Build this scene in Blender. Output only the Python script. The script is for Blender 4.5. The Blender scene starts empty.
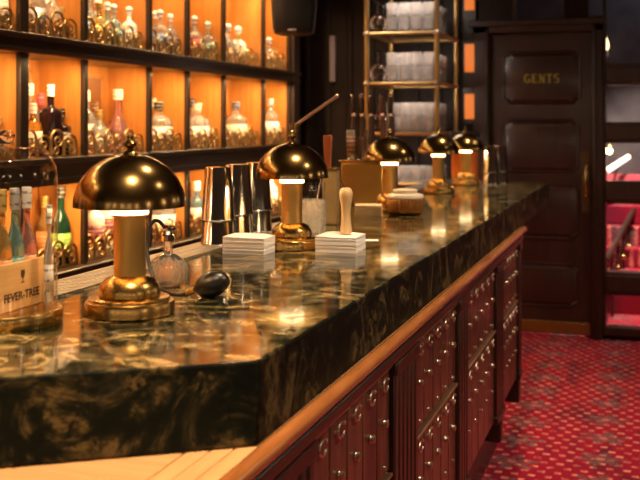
import bpy, bmesh, math, random
from mathutils import Vector, Matrix
random.seed(7)
PI = math.pi
scene = bpy.context.scene
COL = scene.collection

# ------------------------------------------------------------------ camera geometry (photo pixel -> place)
CAMZ, FPX, HZ = 1.455, 1000.0, 123.0
TH = math.atan(326.0 / FPX)
S, Cc = math.sin(TH), math.cos(TH)
CT = 1.10                                   # marble top height


def at_d(px, py, d):
    u = (px - 320) / FPX
    return Vector((d * (-S + u * Cc), d * (Cc + u * S), CAMZ - (py - HZ) * d / FPX))


def at_h(px, py, h):
    return at_d(px, py, (CAMZ - h) * FPX / (py - HZ))


def at_x(px, X):
    u = (px - 320) / FPX
    d = X / (-S + u * Cc)
    return d * (Cc + u * S), d              # Y, depth


def at_y(px, py, Y):
    u = (px - 320) / FPX
    return at_d(px, py, Y / (Cc + u * S))


# ------------------------------------------------------------------ mesh helpers
class MB:
    def __init__(self):
        self.bm = bmesh.new()

    def box(self, x0, x1, y0, y1, z0, z1, rot=None):
        v = [Vector((x, y, z)) for z in (z0, z1) for y in (y0, y1) for x in (x0, x1)]
        if rot is not None:
            c = Vector(((x0 + x1) / 2, (y0 + y1) / 2, (z0 + z1) / 2))
            v = [c + rot @ (p - c) for p in v]
        v = [self.bm.verts.new(p) for p in v]
        for f in ((0, 2, 3, 1), (4, 5, 7, 6), (0, 1, 5, 4), (2, 6, 7, 3), (0, 4, 6, 2), (1, 3, 7, 5)):
            self.bm.faces.new([v[i] for i in f])
        return self

    def lathe(self, prof, c=(0, 0, 0), n=32, flute=0.0, nf=0, zr=None, sq=0):
        rings = []
        c = Vector(c)
        for r, z in prof:
            if r < 1e-6:
                rings.append([self.bm.verts.new(c + Vector((0, 0, z)))])
                continue
            ring = []
            for i in range(n):
                a = 2 * PI * i / n
                rr = r
                if nf and (zr is None or zr[0] <= z <= zr[1]):
                    rr = r * (1 + flute * math.cos(nf * a))
                if sq:
                    k = (abs(math.cos(a)) ** sq + abs(math.sin(a)) ** sq) ** (-1.0 / sq)
                    rr *= k
                ring.append(self.bm.verts.new(c + Vector((rr * math.cos(a), rr * math.sin(a), z))))
            rings.append(ring)
        for a, b in zip(rings, rings[1:]):
            if len(a) == 1 and len(b) == 1:
                continue
            for i in range(n):
                j = (i + 1) % n
                if len(a) == 1:
                    self.bm.faces.new((a[0], b[j], b[i]))
                elif len(b) == 1:
                    self.bm.faces.new((a[i], a[j], b[0]))
                else:
                    self.bm.faces.new((a[i], a[j], b[j], b[i]))
        return self

    def cap_lathe(self, prof, **k):
        p = list(prof)
        if p[0][0] > 1e-6:
            p = [(0, p[0][1])] + p
        if p[-1][0] > 1e-6:
            p = p + [(0, p[-1][1])]
        return self.lathe(p, **k)

    def tube(self, pts, r, n=8, closed=False, caps=True):
        pts = [Vector(p) for p in pts]
        m = len(pts)
        rad = r if isinstance(r, (list, tuple)) else [r] * m
        tans = []
        for i in range(m):
            if closed:
                t = pts[(i + 1) % m] - pts[(i - 1) % m]
            else:
                t = pts[min(i + 1, m - 1)] - pts[max(i - 1, 0)]
            tans.append(t.normalized())
        up = Vector((0, 0, 1)) if abs(tans[0].z) < .9 else Vector((1, 0, 0))
        nrm = tans[0].cross(up).normalized()
        rings = []
        for i in range(m):
            nrm = (nrm - tans[i] * nrm.dot(tans[i])).normalized()
            bn = tans[i].cross(nrm)
            rings.append([self.bm.verts.new(pts[i] + rad[i] * (math.cos(2 * PI * k / n) * nrm + math.sin(2 * PI * k / n) * bn)) for k in range(n)])
        prs = list(zip(rings, rings[1:]))
        if closed:
            prs.append((rings[-1], rings[0]))
        for a, b in prs:
            for k in range(n):
                self.bm.faces.new((a[k], a[(k + 1) % n], b[(k + 1) % n], b[k]))
        if caps and not closed:
            self.bm.faces.new(list(reversed(rings[0])))
            self.bm.faces.new(rings[-1])
        return self

    def sphere(self, c, r, sc=(1, 1, 1), n=20, rot=None):
        M = Matrix.Translation(Vector(c))
        if rot is not None:
            M = M @ rot.to_4x4()
        M = M @ Matrix.Diagonal((sc[0], sc[1], sc[2], 1))
        bmesh.ops.create_uvsphere(self.bm, u_segments=n, v_segments=max(6, n // 2), radius=r, matrix=M)
        return self

    def prism(self, poly, z0, z1):
        a = [self.bm.verts.new((x, y, z0)) for x, y in poly]
        b = [self.bm.verts.new((x, y, z1)) for x, y in poly]
        n = len(poly)
        self.bm.faces.new(list(reversed(a)))
        self.bm.faces.new(b)
        for i in range(n):
            j = (i + 1) % n
            self.bm.faces.new((a[i], a[j], b[j], b[i]))
        return self

    def build(self, name, mat, parent=None, smooth=35, bevel=0, seg=2, loc=None, rotz=0, solid=0):
        bmesh.ops.recalc_face_normals(self.bm, faces=self.bm.faces)
        me = bpy.data.meshes.new(name)
        self.bm.to_mesh(me)
        self.bm.free()
        if smooth:
            for p in me.polygons:
                p.use_smooth = True
            me.set_sharp_from_angle(angle=math.radians(smooth))
        o = bpy.data.objects.new(name, me)
        COL.objects.link(o)
        me.materials.append(mat)
        if parent:
            o.parent = parent
        if loc is not None:
            o.location = loc
        o.rotation_euler[2] = rotz
        if solid:
            m = o.modifiers.new('Solid', 'SOLIDIFY')
            m.thickness = solid
            m.offset = -1
        if bevel:
            m = o.modifiers.new('Bevel', 'BEVEL')
            m.width = bevel
            m.segments = seg
            m.limit_method = 'ANGLE'
            m.angle_limit = math.radians(40)
        return o


def tag(o, label=None, cat=None, group=None, kind=None):
    if label:
        o['label'] = label
    if cat:
        o['category'] = cat
    if group:
        o['group'] = group
    if kind:
        o['kind'] = kind
    return o


def thing(name, label, cat, loc=(0, 0, 0), rotz=0, group=None, kind=None):
    o = bpy.data.objects.new(name, None)
    COL.objects.link(o)
    o.location = loc
    o.rotation_euler[2] = rotz
    o.empty_display_size = .05
    return tag(o, label, cat, group, kind)


def dup(root, loc=None, rotz=None, label=None, group=None, parent=None):
    c = root.copy()
    COL.objects.link(c)
    c.parent = parent
    for ch in list(root.children):
        dup(ch, parent=c)
    if loc is not None:
        c.location = loc
    if rotz is not None:
        c.rotation_euler[2] = rotz
    if label:
        c['label'] = label
    if group:
        c['group'] = group
    return c


def text_bm(body, size, depth, font_mat, name, parent, M, sx=1.0, offset=0.0):
    cu = bpy.data.curves.new('lettering', 'FONT')
    cu.body = body
    cu.size = size
    cu.extrude = depth
    cu.offset = offset
    cu.align_x = 'CENTER'
    cu.align_y = 'CENTER'
    t = bpy.data.objects.new('lettering_source', cu)
    COL.objects.link(t)
    dg = bpy.context.evaluated_depsgraph_get()
    me = bpy.data.meshes.new_from_object(t.evaluated_get(dg))
    bpy.data.objects.remove(t)
    bpy.data.curves.remove(cu)
    me.transform(M @ Matrix.Diagonal((sx, 1, 1, 1)))
    me.materials.clear()
    me.materials.append(font_mat)
    o = bpy.data.objects.new(name, me)
    COL.objects.link(o)
    o.parent = parent
    return o


# ------------------------------------------------------------------ materials
class NT:
    def __init__(self, name):
        self.m = bpy.data.materials.new(name)
        self.m.use_nodes = True
        self.t = self.m.node_tree
        self.p = self.t.nodes['Principled BSDF']
        self.out = self.t.nodes['Material Output']

    def n(self, typ, **kw):
        nd = self.t.nodes.new(typ)
        for k, v in kw.items():
            setattr(nd, k, v)
        return nd

    def l(self, a, b):
        self.t.links.new(a, b)

    def val(self, inp, v):
        if hasattr(v, 'links'):
            self.l(v, inp)
        else:
            inp.default_value = v

    def math(self, op, a, b=None, c=None):
        nd = self.n('ShaderNodeMath', operation=op)
        for i, x in enumerate((a, b, c)):
            if x is not None:
                self.val(nd.inputs[i], x)
        return nd.outputs[0]

    def mix(self, f, a, b, blend='MIX'):
        nd = self.n('ShaderNodeMix', data_type='RGBA', blend_type=blend)
        self.val(nd.inputs[0], f)
        for i, x in ((6, a), (7, b)):
            if hasattr(x, 'links'):
                self.l(x, nd.inputs[i])
            else:
                nd.inputs[i].default_value = (*x, 1)
        return nd.outputs[2]

    def ramp(self, f, stops):
        nd = self.n('ShaderNodeValToRGB')
        cr = nd.color_ramp
        while len(cr.elements) < len(stops):
            cr.elements.new(.5)
        for e, (p, c) in zip(cr.elements, stops):
            e.position = p
            e.color = (*c, 1)
        self.l(f, nd.inputs[0])
        return nd.outputs[0]

    def coords(self, scale=(1, 1, 1), kind='Object', rot=(0, 0, 0)):
        tc = self.n('ShaderNodeTexCoord')
        mp = self.n('ShaderNodeMapping')
        mp.inputs['Scale'].default_value = scale
        mp.inputs['Rotation'].default_value = rot
        self.l(tc.outputs[kind], mp.inputs[0])
        return mp.outputs[0]

    def noise(self, vec, scale, detail=4, rough=.5, dist=0.0):
        nd = self.n('ShaderNodeTexNoise')
        nd.inputs['Scale'].default_value = scale
        nd.inputs['Detail'].default_value = detail
        nd.inputs['Roughness'].default_value = rough
        nd.inputs['Distortion'].default_value = dist
        self.l(vec, nd.inputs['Vector'])
        return nd.outputs['Fac']

    def bump(self, h, strength=.2, dist=.002):
        nd = self.n('ShaderNodeBump')
        nd.inputs['Strength'].default_value = strength
        nd.inputs['Distance'].default_value = dist
        self.l(h, nd.inputs['Height'])
        self.l(nd.outputs[0], self.p.inputs['Normal'])

    def set(self, **kw):
        names = dict(col='Base Color', met='Metallic', rough='Roughness', ior='IOR', trans='Transmission Weight', coat='Coat Weight',
                     coatr='Coat Roughness', spec='Specular IOR Level', emis='Emission Color', es='Emission Strength', sub='Subsurface Weight', alpha='Alpha')
        for k, v in kw.items():
            i = self.p.inputs[names[k]]
            if hasattr(v, 'links'):
                self.l(v, i)
            elif isinstance(v, tuple):
                i.default_value = (*v, 1)
            else:
                i.default_value = v
        return self


def plain(name, col, rough=.5, met=0.0, var=.12, scale=30, **kw):
    t = NT(name)
    v = t.coords()
    f = t.noise(v, scale, 3)
    dk = tuple(c * (1 - var) for c in col)
    lt = tuple(min(1, c * (1 + var)) for c in col)
    t.set(col=t.mix(f, dk, lt), rough=rough, met=met, **kw)
    return t.m


def metal(name, col, rough, streak=(1, 1, 1), var=.25, rv=.12):
    t = NT(name)
    v = t.coords(streak)
    f = t.noise(v, 14, 5, .6)
    t.set(col=t.mix(f, tuple(c * (1 - var) for c in col), col), met=1.0,
          rough=t.math('ADD', rough - rv / 2, t.math('MULTIPLY', f, rv)))
    return t.m


def wood(name, dark, light, rough=.35, axis='Z', scale=1.0, coat=.3, bump=.08, lo=.3, hi=.7):
    t = NT(name)
    sc = {'Z': (18, 18, 1.6), 'Y': (18, 1.6, 18), 'X': (1.6, 18, 18)}[axis]
    v = t.coords(tuple(s * scale for s in sc))
    f = t.noise(v, 1.2, 6, .62, 1.1)
    g = t.noise(v, 5.5, 3, .5)
    f2 = t.math('ADD', t.math('MULTIPLY', f, .75), t.math('MULTIPLY', g, .25))
    t.set(col=t.ramp(f2, [(lo, dark), (hi, light)]), rough=rough, coat=coat, coatr=.15)
    t.bump(f2, bump, .003)
    return t.m


def thin_glass(name, tint=(1, 1, 1), ior=1.45, rough=.0):
    """a pane or thin shell: what is behind shows through, the surface mirrors by Fresnel"""
    t = NT(name)
    t.t.nodes.remove(t.p)
    fr = t.n('ShaderNodeFresnel')
    ge = t.n('ShaderNodeNewGeometry')
    t.l(t.math('ADD', ior, t.math('MULTIPLY', ge.outputs['Backfacing'], 1 / ior - ior)), fr.inputs[0])
    tr = t.n('ShaderNodeBsdfTransparent')
    tr.inputs[0].default_value = (*tint, 1)
    gl = t.n('ShaderNodeBsdfGlossy')
    gl.inputs['Roughness'].default_value = rough
    mx = t.n('ShaderNodeMixShader')
    t.l(fr.outputs[0], mx.inputs[0])
    t.l(tr.outputs[0], mx.inputs[1])
    t.l(gl.outputs[0], mx.inputs[2])
    t.l(mx.outputs[0], t.out.inputs[0])
    return t.m


def glass(name, tint=(1, 1, 1), rough=.0, ior=1.45):
    t = NT(name)
    t.set(col=tint, trans=1.0, rough=rough, ior=ior)
    return t.m


def emit(name, col, strength, base=(.8, .7, .5)):
    t = NT(name)
    t.set(col=base, emis=col, es=strength)
    return t.m


M = {}
M['dome'] = metal('antique_brass', (.30, .195, .07), .2, rv=.12)
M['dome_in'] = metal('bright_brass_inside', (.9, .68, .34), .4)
M['brass'] = metal('brushed_brass', (.60, .38, .12), .26, (1, 1, .2))
M['brass_col'] = metal('lit_column_brass', (.80, .52, .17), .40, (1, 1, .2))  # lighter than the base brass, the lamp's glow put into the colour
M['brass_satin'] = metal('satin_brass', (.42, .29, .085), .34)
M['rack_brass'] = metal('aged_brass', (.55, .38, .15), .35)
M['iron'] = metal('gilded_iron', (.85, .55, .22), .34, var=.4)
M['steel'] = metal('polished_steel', (.78, .77, .75), .12, rv=.06, var=.08)
M['chrome'] = metal('chrome', (.85, .85, .85), .08, rv=.04, var=.05)
M['copper'] = metal('copper', (.66, .33, .12), .3)
M['rose'] = metal('rose_copper', (.95, .62, .48), .42)
M['pewter'] = metal('worn_pewter', (.72, .60, .45), .33)
M['lamp_glow'] = emit('lit_lamp_glass', (1.0, .72, .38), 4.5)
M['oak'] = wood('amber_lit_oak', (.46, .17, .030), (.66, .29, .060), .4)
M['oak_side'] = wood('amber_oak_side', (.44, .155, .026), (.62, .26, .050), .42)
M['dark_wood'] = wood('dark_oak', (.012, .006, .003), (.036, .017, .008), .40, coat=.15)
M['panel_wood'] = wood('wall_panel_oak', (.009, .005, .003), (.024, .011, .006), .55, coat=0)
M['panel_wood'].node_tree.nodes['Principled BSDF'].inputs['Specular IOR Level'].default_value = .2
M['dark_wood_y'] = wood('dark_oak_long', (.016, .008, .004), (.042, .02, .009), .35, 'Y', coat=.2)
M['mahogany'] = wood('red_mahogany', (.022, .009, .006), (.15, .052, .026), .34, coat=.15, bump=.25, lo=.38, hi=.64)
M['mahogany_dk'] = wood('deep_mahogany', (.012, .005, .003), (.055, .019, .010), .36, coat=.1)
M['door_wood'] = wood('door_mahogany', (.018, .006, .004), (.048, .016, .009), .36, coat=.15)
M['rail_wood'] = wood('varnished_rail', (.22, .070, .018), (.50, .20, .06), .2, 'Y', coat=.6)
M['strip'] = metal('worn_brass_strip', (.80, .56, .34), .42)
M['pale_wood'] = wood('pale_ledge_oak', (.52, .28, .11), (.72, .44, .20), .35, 'Y')
M['pale_wood_x'] = wood('pale_ledge_oak_cross', (.50, .26, .10), (.68, .40, .18), .35, 'X')
M['crate'] = wood('pale_crate_pine', (.60, .33, .12), (.78, .48, .20), .55, 'Y', 2.5, .05)
M['muddler'] = wood('pale_beech', (.68, .45, .20), (.80, .58, .30), .45)
M['branding'] = plain('burnt_lettering', (.06, .025, .012), .7)
M['gold_paint'] = plain('gold_lettering', (.46, .38, .04), .6)
M['paper'] = plain('white_napkin_paper', (.92, .90, .86), .9, var=.03)
M['coaster'] = plain('beige_card', (.72, .54, .30), .85)
M['rubber'] = plain('black_rubber', (.005, .0045, .004), .34)
M['black'] = plain('black_plastic', (.014, .014, .016), .45)
M['badge'] = plain('silver_badge', (.6, .6, .6), .3)
M['ceiling'] = plain('dark_ceiling', (.05, .035, .025), .8)
M['plaster'] = plain('smoky_plaster', (.13, .08, .05), .8, scale=4)
M['grey_plaster'] = plain('cool_grey_plaster', (.055, .052, .055), .5, var=.85, scale=7)
M['pane'] = thin_glass('window_glass', (.92, .93, .95), 1.5)
M['cloche'] = thin_glass('clear_cloche_glass', (.96, .97, .97), 1.75)
M['clear'] = glass('clear_glass', (1, 1, 1), 0)
t_ = NT('cut_crystal')
t_.set(col=(.97, .93, .90), trans=.86, rough=.0, ior=1.52)
M['crystal'] = t_.m
t_ = NT('cut_mixing_glass')
t_.set(col=(1, .95, .84), trans=.74, rough=.02, ior=1.5)
M['crystal_clear'] = t_.m
t_ = NT('flacon_glass')
t_.set(col=(1, .98, .95), trans=.95, rough=.0, ior=1.35)
M['flacon'] = t_.m
M['mirror'] = metal('old_mirror', (.75, .68, .6), .08, rv=.08)


def marble(honed_shaded=False):
    t = NT('shaded_honed_marble' if honed_shaded else 'forest_marble')
    v = t.coords((1, 1, 1))
    w = t.noise(v, 8.5, 8, .66, 1.8)
    f = t.noise(v, 24, 8, .70, 1.2)
    base = t.ramp(w, [(.36, (.004, .006, .004)), (.47, (.012, .016, .009)), (.54, (.09, .075, .030)), (.61, (.42, .29, .11)), (.68, (.06, .05, .022)), (.76, (.012, .013, .008))])
    base = t.mix(t.ramp(f, [(.49, (0, 0, 0)), (.60, (1, 1, 1))]), base, (.006, .008, .005))
    # thin pale veins
    d = t.n('ShaderNodeVectorMath', operation='ADD')
    nz = t.n('ShaderNodeTexNoise')
    nz.inputs['Scale'].default_value = 5
    nz.inputs['Detail'].default_value = 5
    t.l(v, nz.inputs['Vector'])
    sc = t.n('ShaderNodeVectorMath', operation='SCALE')
    sc.inputs['Scale'].default_value = .35
    t.l(nz.outputs['Color'], sc.inputs[0])
    t.l(v, d.inputs[0])
    t.l(sc.outputs[0], d.inputs[1])
    vo = t.n('ShaderNodeTexVoronoi', feature='DISTANCE_TO_EDGE')
    vo.inputs['Scale'].default_value = 7
    t.l(d.outputs[0], vo.inputs['Vector'])
    vein = t.ramp(vo.outputs['Distance'], [(0, (1, 1, 1)), (.02, (.4, .4, .4)), (.06, (0, 0, 0))])
    msk = t.ramp(t.noise(v, 2.6, 3), [(.45, (0, 0, 0)), (.7, (.8, .8, .8))])
    col = t.mix(t.math('MULTIPLY', vein, msk), base, (.34, .28, .16))
    if honed_shaded:
        t.set(col=t.mix(.74, col, (.005, .006, .005)), rough=.5, ior=1.3, spec=.12)  # honed sides, mixed towards black so their shade is in the colour
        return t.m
    t.set(col=col, rough=t.math('ADD', .025, t.math('MULTIPLY', t.math('POWER', t.noise(v, 13, 6, .7, .8), 3.0), .50)), ior=1.6)
    t.bump(t.noise(v, 38, 2), .05, .001)
    return t.m


M['marble'] = marble()
M['marble_honed_shade'] = marble(True)


def carpet():
    t = NT('red_patterned_carpet')
    tc = t.n('ShaderNodeTexCoord')
    sp = t.n('ShaderNodeSeparateXYZ')
    t.l(tc.outputs['Object'], sp.inputs[0])
    x, y = sp.outputs[0], sp.outputs[1]
    wob = t.noise(tc.outputs['Object'], 60, 2)
    xs = t.math('ADD', x, t.math('MULTIPLY', wob, .016))
    ys = t.math('ADD', y, t.math('MULTIPLY', wob, .016))
    fine = t.noise(tc.outputs['Object'], 21, 3)
    row = t.math('FLOOR', t.math('DIVIDE', ys, .058))
    off = t.math('MULTIPLY', t.math('MODULO', row, 2.0), .034)
    fx = t.math('FRACT', t.math('DIVIDE', t.math('ADD', xs, off), .068))
    fy = t.math('FRACT', t.math('DIVIDE', ys, .058))
    dash = t.math('MULTIPLY', t.math('LESS_THAN', t.math('ABSOLUTE', t.math('SUBTRACT', fx, .5)), .22),
                  t.math('LESS_THAN', t.math('ABSOLUTE', t.math('SUBTRACT', fy, .5)), .21))
    dash = t.math('MULTIPLY', dash, t.ramp(fine, [(.36, (.1, .1, .1)), (.62, (1, 1, 1))]))
    red = t.mix(t.noise(tc.outputs['Object'], 240, 2), (.20, .003, .016), (.40, .012, .040))
    red = t.mix(t.ramp(t.noise(t.coords((9, 2.2, 1)), 1.0, 3), [(.48, (0, 0, 0)), (.68, (.8, .8, .8))]), red, (.09, .012, .030))
    col = t.mix(dash, red, (.80, .27, .20))
    # greyish medallions in lengthwise columns, ragged like woven flowers
    mx_ = t.math('SUBTRACT', t.math('FRACT', t.math('DIVIDE', xs, .36)), .5)
    row2 = t.math('FLOOR', t.math('DIVIDE', xs, .36))
    ysh = t.math('ADD', ys, t.math('MULTIPLY', t.math('MODULO', row2, 2.0), .15))
    my_ = t.math('SUBTRACT', t.math('FRACT', t.math('DIVIDE', ysh, .30)), .5)
    r = t.math('SQRT', t.math('ADD', t.math('POWER', t.math('MULTIPLY', mx_, 1.06), 2.0), t.math('POWER', my_, 2.0)))
    ang = t.math('ARCTAN2', my_, mx_)
    edge = t.math('ADD', .25, t.math('MULTIPLY', t.math('SINE', t.math('MULTIPLY', ang, 6.0)), .10))
    med = t.math('MULTIPLY', t.math('LESS_THAN', r, edge), t.ramp(t.noise(tc.outputs['Object'], 48, 2), [(.42, (.1, .1, .1)), (.52, (.9, .9, .9))]))
    dot = t.math('LESS_THAN', r, .06)
    grn = t.mix(wob, (.05, .02, .03), (.24, .17, .16))
    col = t.mix(med, col, grn)
    col = t.mix(dot, col, (.55, .13, .13))
    t.set(col=col, rough=.95, spec=.15)
    t.bump(t.noise(tc.outputs['Object'], 700, 2), .5, .004)
    return t.m


M['carpet'] = carpet()


# ------------------------------------------------------------------ the room
WY = 7.0


def struct(name, mb, mat, **k):
    return tag(mb.build(name, mat, **k), kind='structure')


struct('floor', MB().box(-2.6, 2.3, -2.6, 10.2, -.1, 0), M['carpet'])
struct('ceiling', MB().box(-2.6, 2.3, -2.6, 10.2, 3.0, 3.1), M['ceiling'])
struct('wall_left', MB().box(-2.7, -2.6, -2.6, 10.2, 0, 3.0), M['dark_wood'])
struct('wall_right', MB().box(2.3, 2.4, -2.6, 10.2, 0, 3.0), M['plaster'])
struct('wall_front', MB().box(-2.6, 2.3, -2.7, -2.6, 0, 3.0), M['plaster'])
struct('wall_far', MB().box(-2.6, 2.3, 10.2, 10.3, 0, 3.0), M['grey_plaster'])


def wx(px):
    return at_y(px, 100, WY).x


DX0, DX1, DZ = wx(478), wx(603), 2.135
TX0, TX1 = wx(513), wx(565)
UX0 = wx(588)
WX1 = .75
m = MB()
m.box(-2.6, DX0, WY, WY + .1, 0, 3)
m.box(DX0, TX0, WY, WY + .1, DZ, 3)
m.box(TX0, TX1, WY, WY + .1, DZ, 2.16).box(TX0, TX1, WY, WY + .1, 2.62, 3)
m.box(TX1, UX0, WY, WY + .1, DZ, 3)
m.box(UX0, DX1 + .0, WY, WY + .1, DZ, 2.16).box(UX0, DX1, WY, WY + .1, 2.62, 3)
m.box(DX1, WX1, WY, WY + .1, 2.62, 3).box(DX1, WX1, WY, WY + .1, 0, .05)
m.box(WX1, 2.3, WY, WY + .1, 0, 3)
for k in range(9):                                                # battens of the dark panelling
    X = -2.56 + k * .165
    m.box(X, X + .035, WY - .025, WY, 0, 3)
struct('wall_back', m, M['panel_wood'], bevel=.004)

# door -----------------------------------------------------------------------------------------
dr = tag(thing('door_1', None, None, (0, 0, 0)), kind='structure')
LX0, LX1 = wx(491), wx(592)
m = MB()
m.box(DX0 - .03, LX0, WY - .045, WY + .1, 0, DZ).box(LX1, DX1 + .0, WY - .045, WY + .1, 0, DZ).box(DX0 - .03, DX1, WY - .045, WY + .1, DZ - .06, DZ + .0)
m.box(DX0 - .05, DX1 + .02, WY - .065, WY - .01, DZ - .015, DZ + .03)
m.box(LX0 - .03, LX0 - .012, WY - .065, WY - .04, 0, DZ - .03).box(LX1 + .012, LX1 + .03, WY - .065, WY - .04, 0, DZ - .03)
m.build('door_frame', M['mahogany_dk'], dr, bevel=.006)
MB().box(LX0 + .002, LX1 - .002, WY + .0, WY + .045, .012, DZ - .062).build('door_leaf', M['door_wood'], dr, bevel=.003)
for (x0, x1, y0, y1) in ((504, 580, 53, 103), (504, 578, 120, 172), (504, 578, 184, 239), (504, 578, 262, 307)):
    a = at_y(x0, y0, WY)
    b = at_y(x1, y1, WY)
    X0, X1, Z1, Z0 = a.x, b.x, a.z, b.z
    n = .035
    pts = [(X0 + n, Z0), (X1 - n, Z0), (X1 - n, Z0 + n * .5), (X1, Z0 + n), (X1, Z1 - n), (X1 - n, Z1 - n * .5), (X1 - n, Z1), (X0 + n, Z1), (X0 + n, Z1 - n * .5), (X0, Z1 - n), (X0, Z0 + n), (X0 + n, Z0 + n * .5)]
    pm = MB()
    pm.tube([(p[0], WY - .001, p[1]) for p in pts], .009, 8, closed=True)
    ins = [(p[0] + (.03 if p[0] < (X0 + X1) / 2 else -.03), p[1] + (.03 if p[1] < (Z0 + Z1) / 2 else -.03)) for p in pts]
    fr = [pm.bm.verts.new((p[0], WY - .012, p[1])) for p in ins]
    bk = [pm.bm.verts.new((p[0], WY + .002, p[1])) for p in pts]
    pm.bm.faces.new(fr)
    for i in range(12):
        pm.bm.faces.new((fr[i], fr[(i + 1) % 12], bk[(i + 1) % 12], bk[i]))
    pm.build('door_panel', M['door_wood'], dr, smooth=25)
# kick plate, handle
a = at_y(500, 323, WY)
MB().box(LX0 + .02, LX1 - .01, WY - .012, WY, .02, .10).build('kick_plate', M['brass_satin'], dr, bevel=.002)
a, b = at_y(581.5, 151, WY), at_y(590.5, 213, WY)
hp = MB().box(a.x, b.x, WY - .008, WY, b.z, a.z).build('handle_plate', plain('bronze_plate', (.10, .06, .025), .45, .6), dr, bevel=.003)
a, b = at_y(586.5, 166, WY), at_y(586.5, 196, WY)
m = MB().tube([(a.x, WY - .008, a.z - .01), (a.x, WY - .04, a.z - .008), (a.x, WY - .052, a.z - .04), (a.x, WY - .055, (a.z + b.z) / 2), (a.x, WY - .052, b.z + .04), (a.x, WY - .04, b.z + .008), (a.x, WY - .008, b.z + .01)],
              [.008, .008, .009, .012, .009, .008, .008], 10)
m.sphere((a.x, WY - .045, a.z), .012).sphere((a.x, WY - .045, b.z), .012)
m.build('door_pull', M['brass'], hp)


# GENTS lettering with slab serifs
def letters():
    m = MB()
    g = at_y(542, 78.5, WY)
    wl, h, gap = .0385, .062, .0115
    st, th = .0115, .006
    y0, y1 = WY - .0165, WY - .0125
    x = g.x - (5 * wl + 4 * gap) / 2
    zb = g.z - h / 2

    def bx(a, b, c, d):
        m.box(x + a, x + b, y0, y1, zb + c, zb + d)

    def stroke(p, q, w):
        p, q = Vector((x + p[0], 0, zb + p[1])), Vector((x + q[0], 0, zb + q[1]))
        d = (q - p).normalized()
        nn = Vector((-d.z, 0, d.x)) * w / 2
        vs = [p + nn, q + nn, q - nn, p - nn]
        lo = [m.bm.verts.new((v.x, y0, v.z)) for v in vs]
        hi = [m.bm.verts.new((v.x, y1, v.z)) for v in vs]
        m.bm.faces.new(lo)
        m.bm.faces.new(hi)
        for i in range(4):
            m.bm.faces.new((lo[i], lo[(i + 1) % 4], hi[(i + 1) % 4], hi[i]))

    def arc(cx, cz, rx, rz, a0, a1, thick, thin):
        N = 14
        for i in range(N):
            t0, t1 = [math.radians(a0 + (a1 - a0) * k / N) for k in (i, i + 1)]
            w = thin + (thick - thin) * abs(math.cos((t0 + t1) / 2))
            stroke((cx + rx * math.cos(t0), cz + rz * math.sin(t0)), (cx + rx * math.cos(t1), cz + rz * math.sin(t1)), w)
    arc(wl * .52, h / 2, wl * .42, h * .46, 50, 330, st, th)            # G
    bx(wl * .80, wl * .80 + st, h * .08, h * .44)
    bx(wl * .58, wl * 1.05, h * .42, h * .48)
    x += wl + gap
    bx(wl * .12, wl * .12 + st, 0, h)                                     # E
    bx(0, wl * .95, 0, th)
    bx(0, wl * .92, h - th, h)
    bx(wl * .12, wl * .7, h * .48, h * .48 + th)
    bx(wl * .88, wl * .95, 0, h * .24)
    bx(wl * .85, wl * .92, h * .78, h)
    x += wl + gap
    bx(wl * .12, wl * .12 + th, 0, h)                                     # N
    bx(wl * .82, wl * .82 + th, 0, h)
    stroke((wl * .15, h), (wl * .88, .002), st)
    bx(-.002, wl * .34, 0, th * .7)
    bx(-.002, wl * .3, h - th * .7, h)
    bx(wl * .66, wl * 1.08, h - th * .7, h)
    x += wl + gap
    bx(wl * .5 - st / 2, wl * .5 + st / 2, 0, h)                          # T
    bx(0, wl, h - th, h)
    bx(0, wl * .08, h * .76, h)
    bx(wl * .92, wl, h * .76, h)
    bx(wl * .24, wl * .76, 0, th * .7)
    x += wl + gap
    arc(wl * .48, h * .73, wl * .34, h * .23, 40, 260, st, th)           # S
    arc(wl * .48, h * .28, wl * .36, h * .25, 80, -140, st, th)
    m.build('lettering', M['gold_paint'], dr, smooth=0)


letters()

# windows ---------------------------------------------------------------------------------------
w1 = tag(thing('window_1', None, None), kind='structure')
m = MB().box(DX1, DX1 + .02, WY - .02, WY + .1, .05, 2.62).box(.34, .40, WY - .02, WY + .1, .05, 2.62).box(WX1 - .03, WX1, WY - .02, WY + .1, .05, 2.62)
m.box(UX0, DX1, WY, WY + .02, 2.16, 2.18)
m.box(DX1, WX1, WY - .03, WY + .1, .03, .085)
m.build('window_frame', M['mahogany_dk'], w1, bevel=.004)
for (y0, y1) in ((64, 85), (122, 143), (181, 203), (272, 295)):
    a, b = at_y(622, y0, WY), at_y(622, y1, WY)
    f = MB().box(DX1 + .02, WX1 - .03, WY - .02, WY + .09, b.z, a.z)
    f.box(DX1 + .02, WX1 - .03, WY - .035, WY - .02, b.z + .02, a.z - .02)
    f.build('glazing_bar', M['mahogany_dk'], w1, bevel=.006)
MB().box(DX1, WX1 - .01, WY + .04, WY + .045, .06, 2.6).build('pane', M['pane'], w1)
MB().box(UX0, DX1, WY + .04, WY + .045, 2.16, 2.62).build('pane', M['pane'], w1)
w2 = tag(thing('window_2', None, None), kind='structure')
m = MB().box(TX0, TX0 + .02, WY - .015, WY + .09, 2.16, 2.62).box(TX1 - .02, TX1, WY - .015, WY + .09, 2.16, 2.62).box(TX0, TX1, WY - .015, WY + .09, 2.14, 2.17)
m.build('window_frame', M['mahogany_dk'], w2, bevel=.004)
MB().box(TX0, TX1, WY + .04, WY + .045, 2.16, 2.62).build('pane', M['pane'], w2)

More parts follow.
